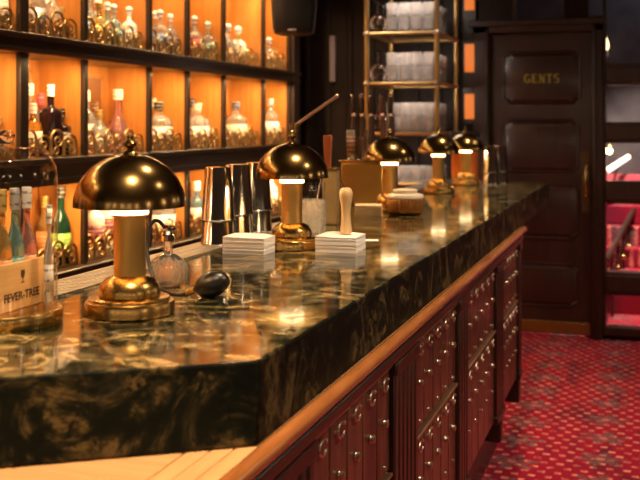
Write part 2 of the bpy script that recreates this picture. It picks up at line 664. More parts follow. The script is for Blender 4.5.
# passage seen through the window ---------------------------------------------------------------
p = at_y(609, 151, 8.6)
t = thing('wall_lantern', 'small glowing round lantern seen through the window beside the door', 'lamp', (p.x, 8.62, p.z))
MB().sphere((0, 0, 0), .026).build('globe', emit('lit_globe', (1, .72, .3), 14), t)
MB().lathe([(.0, .05), (.02, .045), (.03, .028), (.022, .02)]).build('cap', M['brass'], t)
MB().tube([(0, 0, .045), (0, .02, .09), (0, .10, .09)], .007).build('bracket', M['brass'], t)
p = at_y(606.5, 44, 8.6)
t = thing('candle_sconce', 'slim flame shaped wall light high behind the window pane', 'lamp', (p.x, 8.65, p.z))
MB().lathe([(0, -.05), (.012, -.04), (.018, -.015), (.014, .02), (.006, .045), (0, .06)], n=16).build('bulb', emit('lit_candle', (1, .62, .28), 3.0), t)
MB().cap_lathe([(.014, -.10), (.014, -.05)], n=16).build('candle_sleeve', M['paper'], t)
MB().tube([(0, 0, -.10), (0, .05, -.13), (0, .12, -.10)], .008).build('bracket', M['brass'], t)
a, b = at_y(605, 172, 8.3), at_y(628, 157, 8.75)
t = thing('strip_light', 'slanting white strip light glowing behind the window pane', 'lamp', (0, 0, 0))
MB().tube([a, b], .022, 12).build('tube', emit('lit_tube', (1, .86, .68), 1.6), t)
d = (b - a).normalized()
MB().tube([a - d * .03, a], .026, 12).build('end_cap', M['brass'], t)
MB().tube([b, b + d * .03], .026, 12).build('end_cap', M['brass'], t)
MB().tube([(a + b) / 2, Vector(((a.x + b.x) / 2, 8.9, (a.z + b.z) / 2))], .01, 8).build('bracket', M['brass'], t)
struct('wall_passage', MB().box(-1.2, 1.6, 8.9, 9.0, 0.95, 3.0), M['grey_plaster'])
tag(MB().box(-1.2, 1.6, 8.78, 8.9, .955, 1.02).build('trim_1', plain('rose_trim', (.55, .10, .13), .5)), kind='structure')
m = MB()
for k in range(6):
    m.box(-1.2, 1.6, 7.95 + k * .158, 8.9, k * .155, (k + 1) * .155)
struct('stairs_1', m, M['carpet'], bevel=.012)
t = thing('stair_railing', 'ornate dark iron railing with gilt knobs on the red carpet beyond the glass', 'railing')
a, b = at_y(606, 276, 7.62), at_y(634, 219, 8.6)
a.z, b.z = .32, .62
for k in range(6):
    f = k / 5
    q = a.lerp(b, f)
    MB().tube([(q.x, q.y, 0), (q.x, q.y, q.z + .12)], .012, 8).build('baluster', M['dark_wood'], t)
    MB().sphere((q.x, q.y, q.z - .1), .026).build('knob', M['brass'], t)
    pts = [(q.x + .05 * (1 - i / 26) * math.cos(i * .45), q.y + .03 * math.cos(i * .45), q.z + .02 + .05 * (1 - i / 26) * math.sin(i * .45)) for i in range(24)]
    MB().tube(pts, .007, 6).build('scroll', M['dark_wood'], t)
MB().tube([a + Vector((0, 0, .13)), b + Vector((0, 0, .13))], .022, 10).build('handrail', M['dark_wood'], t)

# ------------------------------------------------------------------ the bar: ledge, cabinets, marble worktop
FX = -.56                                     # front plane of the cabinet doors
LZ = .972                                     # top of the wooden ledge
EX = -.5505
lt = thing('wooden_ledge', 'pale varnished wooden ledge with rounded rail under the marble worktop', 'ledge')
m = MB()
for k, (x0, x1) in enumerate(((-.580, -.5505), (-.611, -.582), (-.642, -.613))):
    m.box(x0, x1, .55, 4.70, LZ - .03, LZ)
m.build('edge_plank', M['pale_wood'], lt, bevel=.0025)
m = MB()
for k in range(8):
    m.box(-1.25, -.644, .55 + k * .13, .55 + k * .13 + .128, LZ - .03, LZ)
m.box(-1.25, -.644, .55 + 8 * .13, 4.70, LZ - .03, LZ)
m.build('ledge_board', M['pale_wood_x'], lt, bevel=.0015)
MB().tube([(-.5345, .55, LZ - .006), (-.5345, 4.66, LZ - .006)], .0155, 20).build('rail', M['rail_wood'], lt)
MB().box(-.58, -.537, .55, 4.66, LZ - .062, LZ - .0305).build('cove_moulding', M['dark_wood_y'], lt, bevel=.008)

edge = lambda X: 1.39 + (X - EX) * .661
BX = -1.262
slab = tag(MB().prism([(EX, 1.39), (EX, 6.13), (BX, 6.13), (BX, edge(BX))], LZ + .001, CT).build('marble_worktop', M['marble'], bevel=.004, seg=3, smooth=30),
    'long dark green marble worktop with a slanted near end', 'worktop')
slab.data.materials.append(M['marble_honed_shade'])
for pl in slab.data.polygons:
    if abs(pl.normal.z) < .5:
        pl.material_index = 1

ups = [(1.66, 2.235), (2.49, 3.07), (3.25, 3.89), (4.10, 4.60)]
posts = [(.60, 1.66), (2.235, 2.49), (3.07, 3.25), (3.89, 4.10), (4.60, 4.70)]
cabn = ['topmost rail light on it, nearest the slanted marble end', 'second along from the slanted marble end', 'third along from the slanted marble end', 'last in the row towards the door']
clab = ['studded mahogany bar cabinet at the slanted end of the marble', 'second studded mahogany cabinet along from the slanted marble end',
        'third studded mahogany cabinet along from the slanted marble end', 'last studded mahogany cabinet of the bar, towards the gents door']
BZ = .285


def pilaster(par, y0, y1):
    y0, y1 = y0 + .0015, y1 - .0015
    m = MB().box(FX - .03, FX - .006, y0, y1, BZ, LZ - .07)
    n = max(2, int(round((y1 - y0) / .042)))
    w = (y1 - y0) / n
    for i in range(n):
        yc = y0 + (i + .5) * w
        m.box(FX - .012, FX + .012, yc - w * .36, yc + w * .36, BZ + .02, LZ - .09)
    m.box(FX - .02, FX + .018, y0, y1, BZ, BZ + .03)
    m.box(FX - .02, FX + .018, y0, y1, LZ - .10, LZ - .068)
    m.build('pilaster', M['mahogany_dk'], par, bevel=.005)
    yc = y1 - .03
    MB().box(FX - .06, FX + .008, yc - .03, yc + .03, .17, BZ).build('bracket_foot', M['mahogany_dk'], par, bevel=.008)


studp = MB().lathe([(.0085, 0), (.0095, .002), (.0085, .004), (.0095, .007), (.0088, .0098), (.005, .0122), (0, .0128)], n=14)
bmesh.ops.rotate(studp.bm, verts=studp.bm.verts, matrix=Matrix.Rotation(PI / 2, 3, 'Y'))
stud_o = studp.build('stud', M['pewter'])
ring_pts = [(.006, 0.021 * math.cos(math.radians(a)), .0140 * math.sin(math.radians(a))) for a in range(40, 330, 15)]
ringm = MB().tube(ring_pts, .0028, 8)
ringm.sphere((.006, ring_pts[0][1], ring_pts[0][2]), .0045, n=10)
ringm.tube([(0, -.021, 0), (.007, -.021, 0)], .004, 8)
ring_o = ringm.build('ring_pull', M['pewter'])


def studded_door(par, y0, y1, z0, z1, lower):
    n = 5
    w = (y1 - y0) / n
    m = MB().box(FX - .03, FX - .012, y0, y1, z0, z1)
    for i in range(n):
        m.box(FX - .014, FX, y0 + i * w + .0022, y0 + (i + 1) * w - .0022, z0, z1)
    d = m.build('door', M['mahogany'], par, bevel=.004)
    MB().box(FX - .012, FX + .008, y0 - .004, y1 - .001, z1, z1 + .008).build('edge_strip', M['strip'], d, bevel=.002)
    for zz in (z0 + .04, z1 - .05):
        for ye in (y0 - .012,):
            MB().tube([(FX + .004, ye, zz - .02), (FX + .004, ye, zz + .02)], .006, 8).build('hinge', M['brass_satin'], d)
    for i in range(n):
        yc = y0 + (i + .5) * w
        for src, zz in ((ring_o, z1 - .028), (stud_o, z1 - .115), (stud_o, z1 - .215)):
            if zz < z0 + .02:
                continue
            c = src.copy()
            COL.objects.link(c)
            c.parent = d
            c.location = (FX, yc, zz)
            if src is stud_o and zz < z1 - .2:
                c.scale = (.6, .6, .6)


for i, (y0, y1) in enumerate(ups):
    cb = thing('bar_cabinet', clab[i], 'cabinet', (0, 0, 0), group='studded bar cabinets')
    ya = posts[i][0] + .001
    yb = posts[i + 1][0] - .001 if i < 3 else 4.70
    MB().box(-1.2, FX - .025, ya, yb, BZ, LZ - .064).build('carcass', M['mahogany_dk'], cb)
    MB().box(-1.15, -.64, ya, yb - .0, 0, BZ).build('plinth', M['mahogany_dk'], cb)
    pilaster(cb, *posts[i])
    if i == 3:
        pilaster(cb, *posts[4])
    studded_door(cb, y0, y1, .66, .896, False)
    studded_door(cb, y0, y1, BZ + .01, .645, True)
bpy.data.objects.remove(stud_o)
bpy.data.objects.remove(ring_o)

# ------------------------------------------------------------------ mushroom lamps
LAMPR = .1045


def make_lamp(label):
    t = thing('mushroom_lamp', label, 'lamp', group='brass mushroom lamps along the bar')
    MB().cap_lathe([(.080, 0), (.083, .003), (.083, .021), (.081, .025), (.076, .0255), (.075, .0265), (.0745, .031), (.070, .033)], n=48).build('base', M['brass'], t)
    MB().cap_lathe([(.054, .033), (.0575, .036), (.0575, .044), (.054, .055), (.046, .065), (.036, .0705), (.032, .072)], n=48).build('foot_dome', M['brass'], t)
    MB().cap_lathe([(.0295, .071), (.0295, .180), (.0345, .182), (.0345, .1855)], n=40).build('column', M['brass_col'], t)
    MB().cap_lathe([(.033, .1857), (.0348, .187), (.0348, .196), (.031, .199)], n=40).build('diffuser', M['lamp_glow'], t)
    H = .098
    out = [(LAMPR * math.cos(a), .200 + H * math.sin(a)) for a in [math.radians(x) for x in range(0, 90, 5)]] + [(0, .200 + H)]
    inn = [(0, .200 + H - .003)] + [((LAMPR - .002) * math.cos(a), .2005 + (H - .003) * math.sin(a)) for a in [math.radians(x) for x in range(85, -1, -5)]]
    sh = MB().lathe(out, n=56).build('shade', M['dome'], t, smooth=60)
    MB().lathe(inn + [(LAMPR - .0001, .1999)], n=56).build('shade_lining', M['dome_in'], sh, smooth=60)
    MB().cap_lathe([(.008, .199), (.008, .2955)], n=16).build('stem', M['brass'], t)
    MB().cap_lathe([(.016, .297), (.013, .301), (.007, .304), (.006, .309), (.012, .313), (.013, .317), (.008, .322), (.005, .326), (.007, .330), (.004, .334)], n=24).build('finial', M['dome'], t)
    return t


lamps = [((-.915, 1.663), 'brass mushroom table lamp between the glass cloche and the black squeeze bulb'),
         ((-.957, 2.677), 'brass mushroom table lamp between the two white napkin stacks'),
         ((-.985, 3.93), 'brass mushroom table lamp rising behind the ribbed copper jar'),
         ((-1.0, 5.0), 'brass mushroom table lamp fourth along the bar, beyond the copper jar'),
         ((-.985, 5.72), 'brass mushroom table lamp farthest along the bar, in front of the orange dispenser')]
L0 = make_lamp(lamps[0][1])
L0.location = (*lamps[0][0], CT)
for (xy, lb) in lamps[1:]:
    dup(L0, (*xy, CT), label=lb)

# ------------------------------------------------------------------ glass cloche with crate and mixers
cx, cy = -1.085, 1.52
t = thing('glass_cloche', 'tall clear glass cloche on a round brass base at the near end', 'cloche', (cx, cy, CT))
MB().cap_lathe([(.098, 0), (.100, .003), (.100, .022), (.098, .025), (.093, .026)], n=56).build('base', M['brass'], t)
prof = [(.090, .026), (.090, .20)] + [(.040 + .050 * math.cos(a), .262 + .050 * math.sin(a)) for a in [math.radians(x) for x in range(0, 91, 9)]] + [(0, .3125)]
prof.insert(2, (.090, .255))
MB().lathe(prof, n=56).build('glass_dome', M['cloche'], t, smooth=60)
MB().cap_lathe([(.010, .312), (.009, .318), (.016, .326), (.017, .334), (.010, .342)], n=24).build('knob', M['clear'], t)

CX, CY0, CY1 = cx + .033, cy - .076, cy + .0765
cr = thing('wooden_crate', 'small pale pine crate with burnt lettering and goblet mark inside the cloche', 'crate', (0, 0, 0))
z0, z1 = CT + .0262, CT + .0262 + .084
m = MB().box(CX - .006, CX, CY0, CY1, z0, z1)
m.build('front_board', M['crate'], cr, bevel=.002)
m = MB().box(CX - .078, CX - .072, CY0, CY1, z0, z1 - .01).box(CX - .072, CX - .006, CY0, CY0 + .006, z0, z1 - .005).box(CX - .072, CX - .006, CY1 - .006, CY1, z0, z1 - .005).box(CX - .072, CX - .006, CY0, CY1, z0, z0 + .006)
m.build('crate_box', M['crate'], cr, bevel=.0015)
ROT = Matrix.Rotation(PI / 2, 4, 'Z') @ Matrix.Rotation(PI / 2, 4, 'X')
yc = (CY0 + CY1) / 2
text_bm('FEVER-TREE', .0205, .0004, M['branding'], 'lettering', cr, Matrix.Translation((CX + .0004, yc + .002, z0 + .0235)) @ ROT, 1.0, .0003)
g = MB()                                                           # goblet mark
gz = z0 + .046
prof = [(.0015, 0), (.0052, -.0005), (.0052, .0006), (.0010, .0015), (.0009, .007), (.0048, .010), (.0064, .0155), (.0058, .0225)]
poly = [(-r, z) for r, z in prof] + [(r, z) for r, z in reversed(prof)]
vs = [g.bm.verts.new((CX + .0005, yc + .004 + a, gz + b)) for a, b in poly]
n = len(prof)
for i in range(n - 1):
    g.bm.faces.new((vs[i], vs[i + 1], vs[2 * n - 2 - i], vs[2 * n - 1 - i]))
g.build('goblet_mark', M['branding'], cr, smooth=0)

GL = {}


def gmat(key):
    """tinted bottle glass by key"""
    if key in GL:
        return GL[key]
    tint = {'clear': (.97, .97, .95), 'amber': (.85, .38, .06), 'gold': (.95, .66, .22), 'green': (.05, .22, .07), 'blue': (.30, .55, .80), 'pink': (.9, .45, .40), 'teal': (.35, .70, .72)}
    if key == 'dark':
        GL[key] = plain('dark_bottle_glass', (.015, .006, .008), .12)
    elif key == 'white':
        GL[key] = plain('frosted_white_glass', (.80, .76, .70), .25)
    elif key == 'greendark':
        GL[key] = plain('deep_green_glass', (.008, .035, .018), .1)
    else:
        t = NT(key + '_bottle_glass')
        t.set(col=tint[key], trans=.84, rough=.03, ior=1.38)
        GL[key] = t.m
    return GL[key]


PAPER = {}


def pmat(key):
    if key in PAPER:
        return PAPER[key]
    base = {'cream': (.80, .70, .54), 'white': (.85, .82, .78), 'blue': (.10, .28, .55), 'navy': (.02, .03, .12), 'red': (.55, .05, .05), 'pink': (.80, .10, .16), 'orange': (.70, .22, .05),
            'black': (.015, .014, .014), 'gold': (.70, .48, .15), 'teal': (.08, .34, .34), 'lime': (.22, .42, .05), 'silver': (.6, .6, .6), 'brown': (.16, .06, .03), 'maroon': (.16, .02, .03)}[key]
    t = NT(key + '_label')
    v = t.coords()
    sp = t.n('ShaderNodeSeparateXYZ')
    t.l(v, sp.inputs[0])
    band = t.math('GREATER_THAN', t.math('SINE', t.math('MULTIPLY', sp.outputs[2], 330.0)), .72)
    msk = t.math('MULTIPLY', band, t.math('GREATER_THAN', t.noise(v, 160, 1), .48))
    ink = (.12, .08, .05) if sum(base) > 1.2 else (.70, .60, .42)
    t.set(col=t.mix(t.math('MULTIPLY', msk, .75), base, ink), rough=.55, met=.6 if key in ('gold', 'silver') else 0.0)
    PAPER[key] = t.m
    return t.m


SHAPES = {   # radius and height in thousandths of the total (height without cap), neck etc.
    'tall': [(.0, 0), (.93, .0), (1, .02), (1, .60), (.94, .66), (.55, .74), (.36, .80), (.34, .98), (.40, .985), (.40, 1.0)],
    'round': [(.0, 0), (.72, .0), (.86, .03), (1, .20), (1, .38), (.88, .56), (.52, .70), (.26, .77), (.24, .97), (.29, .975), (.29, 1.0)],
    'squat': [(.0, 0), (.92, 0), (1, .03), (1, .62), (.9, .70), (.45, .78), (.30, .81), (.29, .97), (.33, .975), (.33, 1.0)],
    'square': [(.0, 0), (.95, 0), (1, .02), (1, .66), (.93, .70), (.42, .75), (.30, .78), (.30, .97), (.36, .975), (.36, 1.0)],
    'decanter': [(.0, 0), (.95, 0), (1, .03), (.98, .16), (.80, .34), (.50, .50), (.30, .62), (.22, .74), (.20, .95), (.28, .97), (.28, 1.0)],
    'wine': [(.0, 0), (.95, 0), (1, .02), (1, .50), (.92, .58), (.60, .68), (.38, .76), (.34, .96), (.38, .965), (.38, 1.0)],
}
LBAND = {'tall': (.14, .52), 'round': (.16, .40), 'squat': (.12, .54), 'square': (.12, .58), 'decanter': (.04, .12), 'wine': (.14, .44)}
CAPW = {'tall': .40, 'round': .29, 'squat': .34, 'square': .38, 'decanter': .30, 'wine': .39}


def bottle(label, loc, shape, r, h, body, lab, cap, group=None, rotz=0.0, cat='bottle', ball=False, stripe=None):
    t = thing('bottle', label, cat, loc, rotz, group)
    capH = min(.034, h * .13)
    hb = h - capH * .75
    sq = 7 if shape == 'square' else 0
    n = 32 if sq else 24
    prof = [(a * r, b * hb) for a, b in SHAPES[shape]]
    cut = r > .049
    MB().lathe(prof, n=80 if cut else n, sq=sq, flute=.03 if cut else 0, nf=14 if cut else 0, zr=(.01, hb * .7)).build('body', gmat(body), t, smooth=50)
    if lab:
        a, b = LBAND[shape]
        rr = r * (1.045 if r > .049 else 1.012)
        pr = [(rr, hb * a), (rr, hb * b)]
        if shape == 'round':
            pr = [(r * .98, hb * a), (rr, hb * .22), (rr, hb * .37), (r * .985, hb * b)]
        if shape == 'decanter':
            pr = [(rr, hb * a), (r * .985 * 1.012, hb * b)]
        lo = MB().lathe(pr, n=n, sq=sq).build('label_band', pmat(lab), t, smooth=50, solid=.0006)
        if stripe:
            zc = hb * (a + (b - a) * .62)
            MB().lathe([(rr * 1.008, zc), (rr * 1.008, zc + hb * .07)], n=n, sq=sq).build('stripe', pmat(stripe), lo, smooth=50, solid=.0006)
    if cap:
        cr_ = CAPW[shape] * r + .002
        if ball:
            m = MB().cap_lathe([(cr_, hb - capH * .25), (cr_, hb + capH * .1)], n=18)
            m.sphere((0, 0, hb + capH * .55), cr_ * 1.25, n=14)
            m.build('stopper', pmat(cap), t)
        else:
            MB().cap_lathe([(cr_, hb - capH * .7), (cr_ * 1.03, hb), (cr_, hb + capH * .7), (cr_ * .9, hb + capH * .75)], n=18).build('cap', pmat(cap), t)
    return t


cz = z0 + .0062
for k, (yy, body, lab, cap, nm) in enumerate(((CY0 + .054, 'gold', 'orange', 'gold', 'golden mixer bottle with orange label in the lettered crate'),
                                                  (CY0 + .091, 'teal', 'teal', 'silver', 'teal mixer bottle with silver cap in the lettered crate'),
                                                  (CY0 + .128, 'pink', 'orange', 'white', 'pinkish mixer bottle with orange label in the lettered crate'))):
    bottle(nm, (CX - .0245, yy, cz + .001), 'wine', .0172, .205, body, lab, cap, 'mixer bottles in the crate')
    bpy.data.objects[-1] if False else None
bottle('clear slim bottle with white label against the glass of the cloche', (cx + .053, cy + .0555, CT + .0262), 'wine', .0085, .180, 'clear', 'white', 'white')

# ------------------------------------------------------------------ bar mat along the back edge
m = MB()
MX0, MX1, MY0, MY1 = -1.245, -1.135, 1.30, 3.15
for x in (MX0, MX0 + .035, MX0 + .0715, MX1 - .004):
    m.box(x, x + .004, MY0, MY1, CT, CT + .006)
n = int((MY1 - MY0) / .018)
for i in range(n + 1):
    y = MY0 + i * (MY1 - MY0) / n
    m.box(MX0, MX1, y - .0045, y + .0045, CT + .0005, CT + .0058)
tag(m.build('drip_grille', metal('brushed_steel', (.75, .68, .56), .5), smooth=0), 'long slotted steel drip grille along the back edge of the marble', 'drip grille')

# ------------------------------------------------------------------ atomizer bottle with squeeze bulb
p = at_h(168, 287, CT)
t = thing('atomizer_bottle', 'round ribbed glass atomizer bottle with black tube and squeeze bulb', 'atomizer', (p.x, p.y, CT))
prof = [(.0, .001), (.024, .0), (.034, .006), (.0405, .018), (.0425, .031), (.0405, .045), (.034, .058), (.022, .067), (.012, .072), (.0098, .080), (.0095, .098), (.013, .100), (.013, .104)]
inn = [(max(0, r - .0022), z + .0022) for r, z in prof[1:]]
prof = prof + list(reversed(inn)) + [(0, .0024)]
MB().lathe(prof, n=96, flute=.035, nf=16, zr=(.003, .062)).build('glass_body', M['flacon'], t, smooth=70)
nk = MB().cap_lathe([(.0145, .100), (.0145, .112), (.010, .114), (.009, .122), (.011, .124), (.011, .130), (.006, .134)], n=20).build('spray_collar', M['chrome'], t)
MB().tube([(0, 0, .126), (.018, -.004, .128)], [.005, .003], 8).build('nozzle', M['chrome'], nk)
path = [(165, 228, 2.155), (160, 222, 2.15), (155, 220.5, 2.145), (150.5, 225, 2.14), (148, 234, 2.13), (147.2, 246, 2.12), (148, 258, 2.105), (150.5, 270, 2.09), (155, 281, 2.07), (161, 289, 2.055), (169, 293.5, 2.045), (178, 295, 2.04), (187, 292.5, 2.04)]
pts = [Vector(at_d(*q)) for q in path]


def smooth_path(pts, k=4):
    out = []
    for i in range(len(pts) - 1):
        p0, p1, p2, p3 = pts[max(i - 1, 0)], pts[i], pts[i + 1], pts[min(i + 2, len(pts) - 1)]
        for j in range(k):
            s = j / k
            out.append(.5 * ((2 * p1) + (p2 - p0) * s + (2 * p0 - 5 * p1 + 4 * p2 - p3) * s * s + (3 * p1 - p0 - 3 * p2 + p3) * s ** 3))
    out.append(pts[-1])
    return out


sp_ = smooth_path(pts)
loc = Vector((p.x, p.y, CT))
sp_ = [Vector((q.x, q.y, max(q.z, CT + .0048))) - loc for q in sp_]
MB().tube(sp_, .0040, 10).build('tube', M['rubber'], t)
e = sp_[-1]
bc = at_d(212, 285, 2.035) - loc
bc.z = max(bc.z, .0265)
dv = (bc - e).normalized()
MB().tube([e - dv * .003, e + dv * .016], [.006, .0075], 12).build('connector', M['brass'], t)
rot = dv.to_track_quat('X', 'Z').to_matrix()
MB().sphere(bc, .026, (1.45, 1, .98), 32, rot).build('squeeze_bulb', M['rubber'], t)

# ------------------------------------------------------------------ shaker tins


def tin_stack(px, py, label, n=2, group='stacks of shaker tins'):
    q = at_h(px, py, CT)
    tins = []
    for k in range(n):
        tt = thing('shaker_tin', label[k], 'shaker tin', (q.x, q.y, CT + .0062 * (q.x < MX1 and q.y < MY1) + k * .068), 0, group)
        prof = [(.0490, 0), (.0505, .001), (.0505, .005), (.0490, .007), (.0370, .150), (.0355, .154), (0, .1545)]
        MB().lathe(prof, n=40).build('cup', M['steel'], tt, smooth=40, solid=.0008)
        MB().lathe([(.0513, .0012), (.0513, .0058)], n=40).build('rim_band', M['chrome'], tt, smooth=40, solid=.001)
        tins.append(tt)


tin_stack(218, 246, ['lower upturned steel shaker tin directly behind the napkins without the muddler', 'upper upturned steel shaker tin directly behind the napkins without the muddler'])
tin_stack(237.5, 238.8, ['lower upturned steel shaker tin in the middle stack of three', 'upper upturned steel shaker tin in the middle stack of three'])
tin_stack(257, 233.2, ['lower upturned steel shaker tin in the stack hidden by a lamp shade', 'upper upturned steel shaker tin in the stack hidden by a lamp shade'])
tin_stack(490.5, 184.6, ['lower steel shaker tin of the stack beside the farthest lamp', 'upper steel shaker tin of the stack beside the farthest lamp'], group='shaker tins at the far end')
tin_stack(500, 183.0, ['lower steel shaker tin of the stack nearest the gents door', 'upper steel shaker tin of the stack nearest the gents door'], group='shaker tins at the far end')

# ------------------------------------------------------------------ napkin stacks


def napkins(pl, pr, w, label, hgt, rough):
    a, b = at_h(*pl, CT), at_h(*pr, CT)
    ang = math.atan2(b.y - a.y, b.x - a.x)
    L = (b - a).length
    t = thing('napkin_stack', label, 'napkins', (a.x, a.y, CT), ang, 'white napkin stacks')
    n = 10
    rnd = random.Random(rough)
    for k in range(n):
        zz = k * hgt / n
        dx, dy = rnd.uniform(-.0006, .0006), rnd.uniform(-.0006, .0006)
        MB().box(dx, L + dx, dy, w + dy, zz, zz + hgt / n * .99).build('napkin', M['paper'], t, bevel=.0007)
    m = MB()                                                       # the top one, slightly lifted at a corner
    vs = {}
    for i in range(7):
        for j in range(7):
            lift = .004 * math.sin(i / 6 * PI) * (j / 6) + .006 * max(0, (1 - i / 6) - .6) + rnd.uniform(0, .0006)
            vs[i, j] = m.bm.verts.new((L * i / 6, w * j / 6, hgt + .0005 + lift))
    for i in range(6):
        for j in range(6):
            m.bm.faces.new((vs[i, j], vs[i + 1, j], vs[i + 1, j + 1], vs[i, j + 1]))
    m.build('napkin', M['paper'], t, solid=.0012)
    return t, a, ang, L


napkins((222.5, 253.8), (264, 255.5), .090, 'stack of folded white napkins in front of the steel shaker tins', .044, 3)
nk2 = napkins((315, 252.5), (356, 254.0), .115, 'stack of folded white napkins with the wooden muddler on top', .042, 5)
# muddler
q = at_d(346, 233, 2.78)
t = thing('muddler', 'pale turned wooden muddler standing on the napkin stack', 'muddler', (q.x, q.y, CT + .0475))
MB().cap_lathe([(.013, 0), (.0165, .003), (.0165, .012), (.0135, .035), (.0125, .055), (.0145, .080), (.0185, .102), (.019, .114), (.015, .124), (.009, .128)], n=32).build('handle', M['muddler'], t)
MB().tube([(-.004, 0, .126), (-.012, .002, .136), (-.016, .004, .146)], .003, 8).build('hook', M['steel'], t)
# loose napkin sheet
q = at_h(369, 241.5, CT)
tag(MB().box(-.02, .02, -.02, .02, 0, .0012).build('paper_coaster', M['paper'], loc=(q.x, q.y + .03, CT), rotz=.3), 'thin white paper square lying beside the muddler napkins', 'coaster')

# ------------------------------------------------------------------ mixing glass, tongs, press
q = at_h(313, 236, CT)
t = thing('mixing_glass', 'diamond cut mixing glass behind the second lamp', 'mixing glass', (q.x, q.y, CT))
m = MB()
n = 22
rings = []
for k in range(11):
    w_ = .045 if 0 < k < 10 else 0
    rings.append([m.bm.verts.new((.039 * (1 + (w_ if (i + k) % 2 else 0)) * math.cos(2 * PI * (i + .5 * k) / n), .039 * (1 + (w_ if (i + k) % 2 else 0)) * math.sin(2 * PI * (i + .5 * k) / n), k * .0115)) for i in range(n)])
for a, b in zip(rings, rings[1:]):
    for i in range(n):
        m.bm.faces.new((a[i], a[(i + 1) % n], b[i]))
        m.bm.faces.new((a[(i + 1) % n], b[(i + 1) % n], b[i]))
m.bm.faces.new(list(reversed(rings[0])))
prev = rings[-1]
for r, z in ((.0360, .1152), (.0345, .014)):
    cur = [m.bm.verts.new((r * math.cos(2 * PI * (i + 5) / n), r * math.sin(2 * PI * (i + 5) / n), z)) for i in range(n)]
    for i in range(n):
        m.bm.faces.new((prev[i], prev[(i + 1) % n], cur[(i + 1) % n], cur[i]))
    prev = cur
m.bm.faces.new(prev)
m.build('cut_body', M['crystal_clear'], t, smooth=12)
MB().lathe([(.0385, .1154), (.0392, .168), (.0385, .170)], n=40).build('clear_rim', M['cloche'], t, smooth=60)

t = thing('bar_spoon', 'twisted steel bar spoon leaning in the diamond cut mixing glass', 'spoon', (q.x, q.y, CT + .0170))
MB().tube([(-.018, 0, 0), (.012, .004, .10), (.030, .006, .185)], .0028, 8).build('shaft', M['steel'], t)
MB().sphere((.031, .006, .19), .006, n=12).build('tip', M['steel'], t)
q2 = at_h(328.5, 219, CT)
t = thing('steel_tongs', 'upright steel ice tongs beside the mixing glass', 'tongs', (q2.x, q2.y, CT))
MB().tube([(-.012, 0, .004), (-.010, 0, .09), (-.003, 0, .168)], [.006, .0055, .005], 10).build('arm', M['steel'], t)
MB().tube([(.012, 0, .004), (.010, 0, .09), (.003, 0, .168)], [.006, .0055, .005], 10).build('arm', M['steel'], t)
MB().sphere((0, 0, .170), .010, n=16).build('hinge', M['steel'], t)
q3 = Vector((-1.2, 3.385, CT))
t = thing('lever_press', 'bar press with long copper lever rising behind the second lamp', 'press', q3)
MB().cap_lathe([(.05, 0), (.052, .004), (.052, .016), (.046, .02)], n=32).build('base', M['dome'], t)
MB().cap_lathe([(.011, .02), (.011, .335), (.016, .338), (.016, .352)], n=20).build('post', M['dome'], t)
tip = at_d(337, 96, 3.62) - q3
MB().tube([(0, 0, .345), tip], [.0055, .0055], 10).build('lever', M['rose'], t)
MB().sphere(tip, .0075, n=14).build('lever_knob', M['rose'], t)

# ------------------------------------------------------------------ brass canister with orange holder, tap tower
q = at_h(331, 224, CT)
t = thing('brass_canister', 'tall square pale brass canister behind the steel tongs', 'canister', (q.x, q.y, CT), .1)
MB().box(-.026, .026, -.026, .026, 0, .189).build('body', metal('pale_brass', (.85, .68, .36), .42), t, bevel=.003)
MB().box(-.028, .028, -.028, .028, .190, .200).build('lid', M['brass'], t, bevel=.003)
t = thing('menu_holder', 'small orange tapered wooden holder on the brass canister', 'holder', (q.x - .012, q.y, CT + .2))
MB().lathe([(0, 0), (.010, 0), (.0135, .08), (.0145, .108), (.012, .112), (0, .112)], n=20, sq=5).build('body', plain('terracotta_orange', (.55, .16, .05), .5), t)

TX, TY = -1.16, 4.27
t = thing('beer_tap_tower', 'brass box beer tower with five dark tap handles', 'beer tap', (TX, TY, CT))
MB().box(-.098, .098, -.13, .13, 0, .19).build('body', M['brass_satin'], t, bevel=.012, seg=3)
MB().box(-.102, .102, -.134, .134, .186, .196).build('top_plate', M['brass'], t, bevel=.003)
for k, dx in enumerate((-.088, -.049, -.009, .045, .084)):
    yy = .06
    m = MB().cap_lathe([(.013, .196), (.0140, .22), (.0145, .36), (.011, .385)], c=(dx, yy, 0), n=16)
    m.cap_lathe([(.009, .396), (.0125, .410), (.0135, .44), (.011, .465), (.007, .474)], c=(dx - .006, yy, 0), n=16)
    hb_ = m.build('tap_handle', M['mahogany_dk'] if k != 3 else M['mahogany'], t)
    MB().cap_lathe([(.009, .382), (.0125, .386), (.0125, .397), (.009, .400)], c=(dx - .002, yy, 0), n=16).build('ferrule', M['chrome'], hb_)
    MB().sphere((dx - .007, yy - .006, .478), .0085, (1, 1, 1.2), n=12).build('tip', M['chrome'], hb_)
for k, (dx, r, h, mt, nm, lb) in enumerate(((-.063, .019, .128, 'crystal', 'tall_glass', 'tall frosted glass with dark print on the brass beer tower'),
                                               (-.020, .015, .098, 'clear', 'shot_glass', 'shorter plain glass in the middle of the row on the beer tower'),
                                               (.014, .013, .128, 'clear', 'slim_glass', 'slim clear glass nearest the tower edge by the third lamp'))):
    g = thing(nm, lb, 'glass', (TX + dx, TY - .085, CT + .1965), 0, 'small glasses on the beer tower')
    MB().lathe([(0, 0), (r * .85, 0), (r, h), (r - .0015, h), (r * .82, .006), (0, .005)], n=24).build('bowl', M[mt], g, smooth=40)
    if k == 0:
        MB().lathe([(r * .87 + .0008, h * .15), (r * .985 + .0008, h * .82)], n=24).build('print', pmat('brown'), g, smooth=40, solid=.0004)

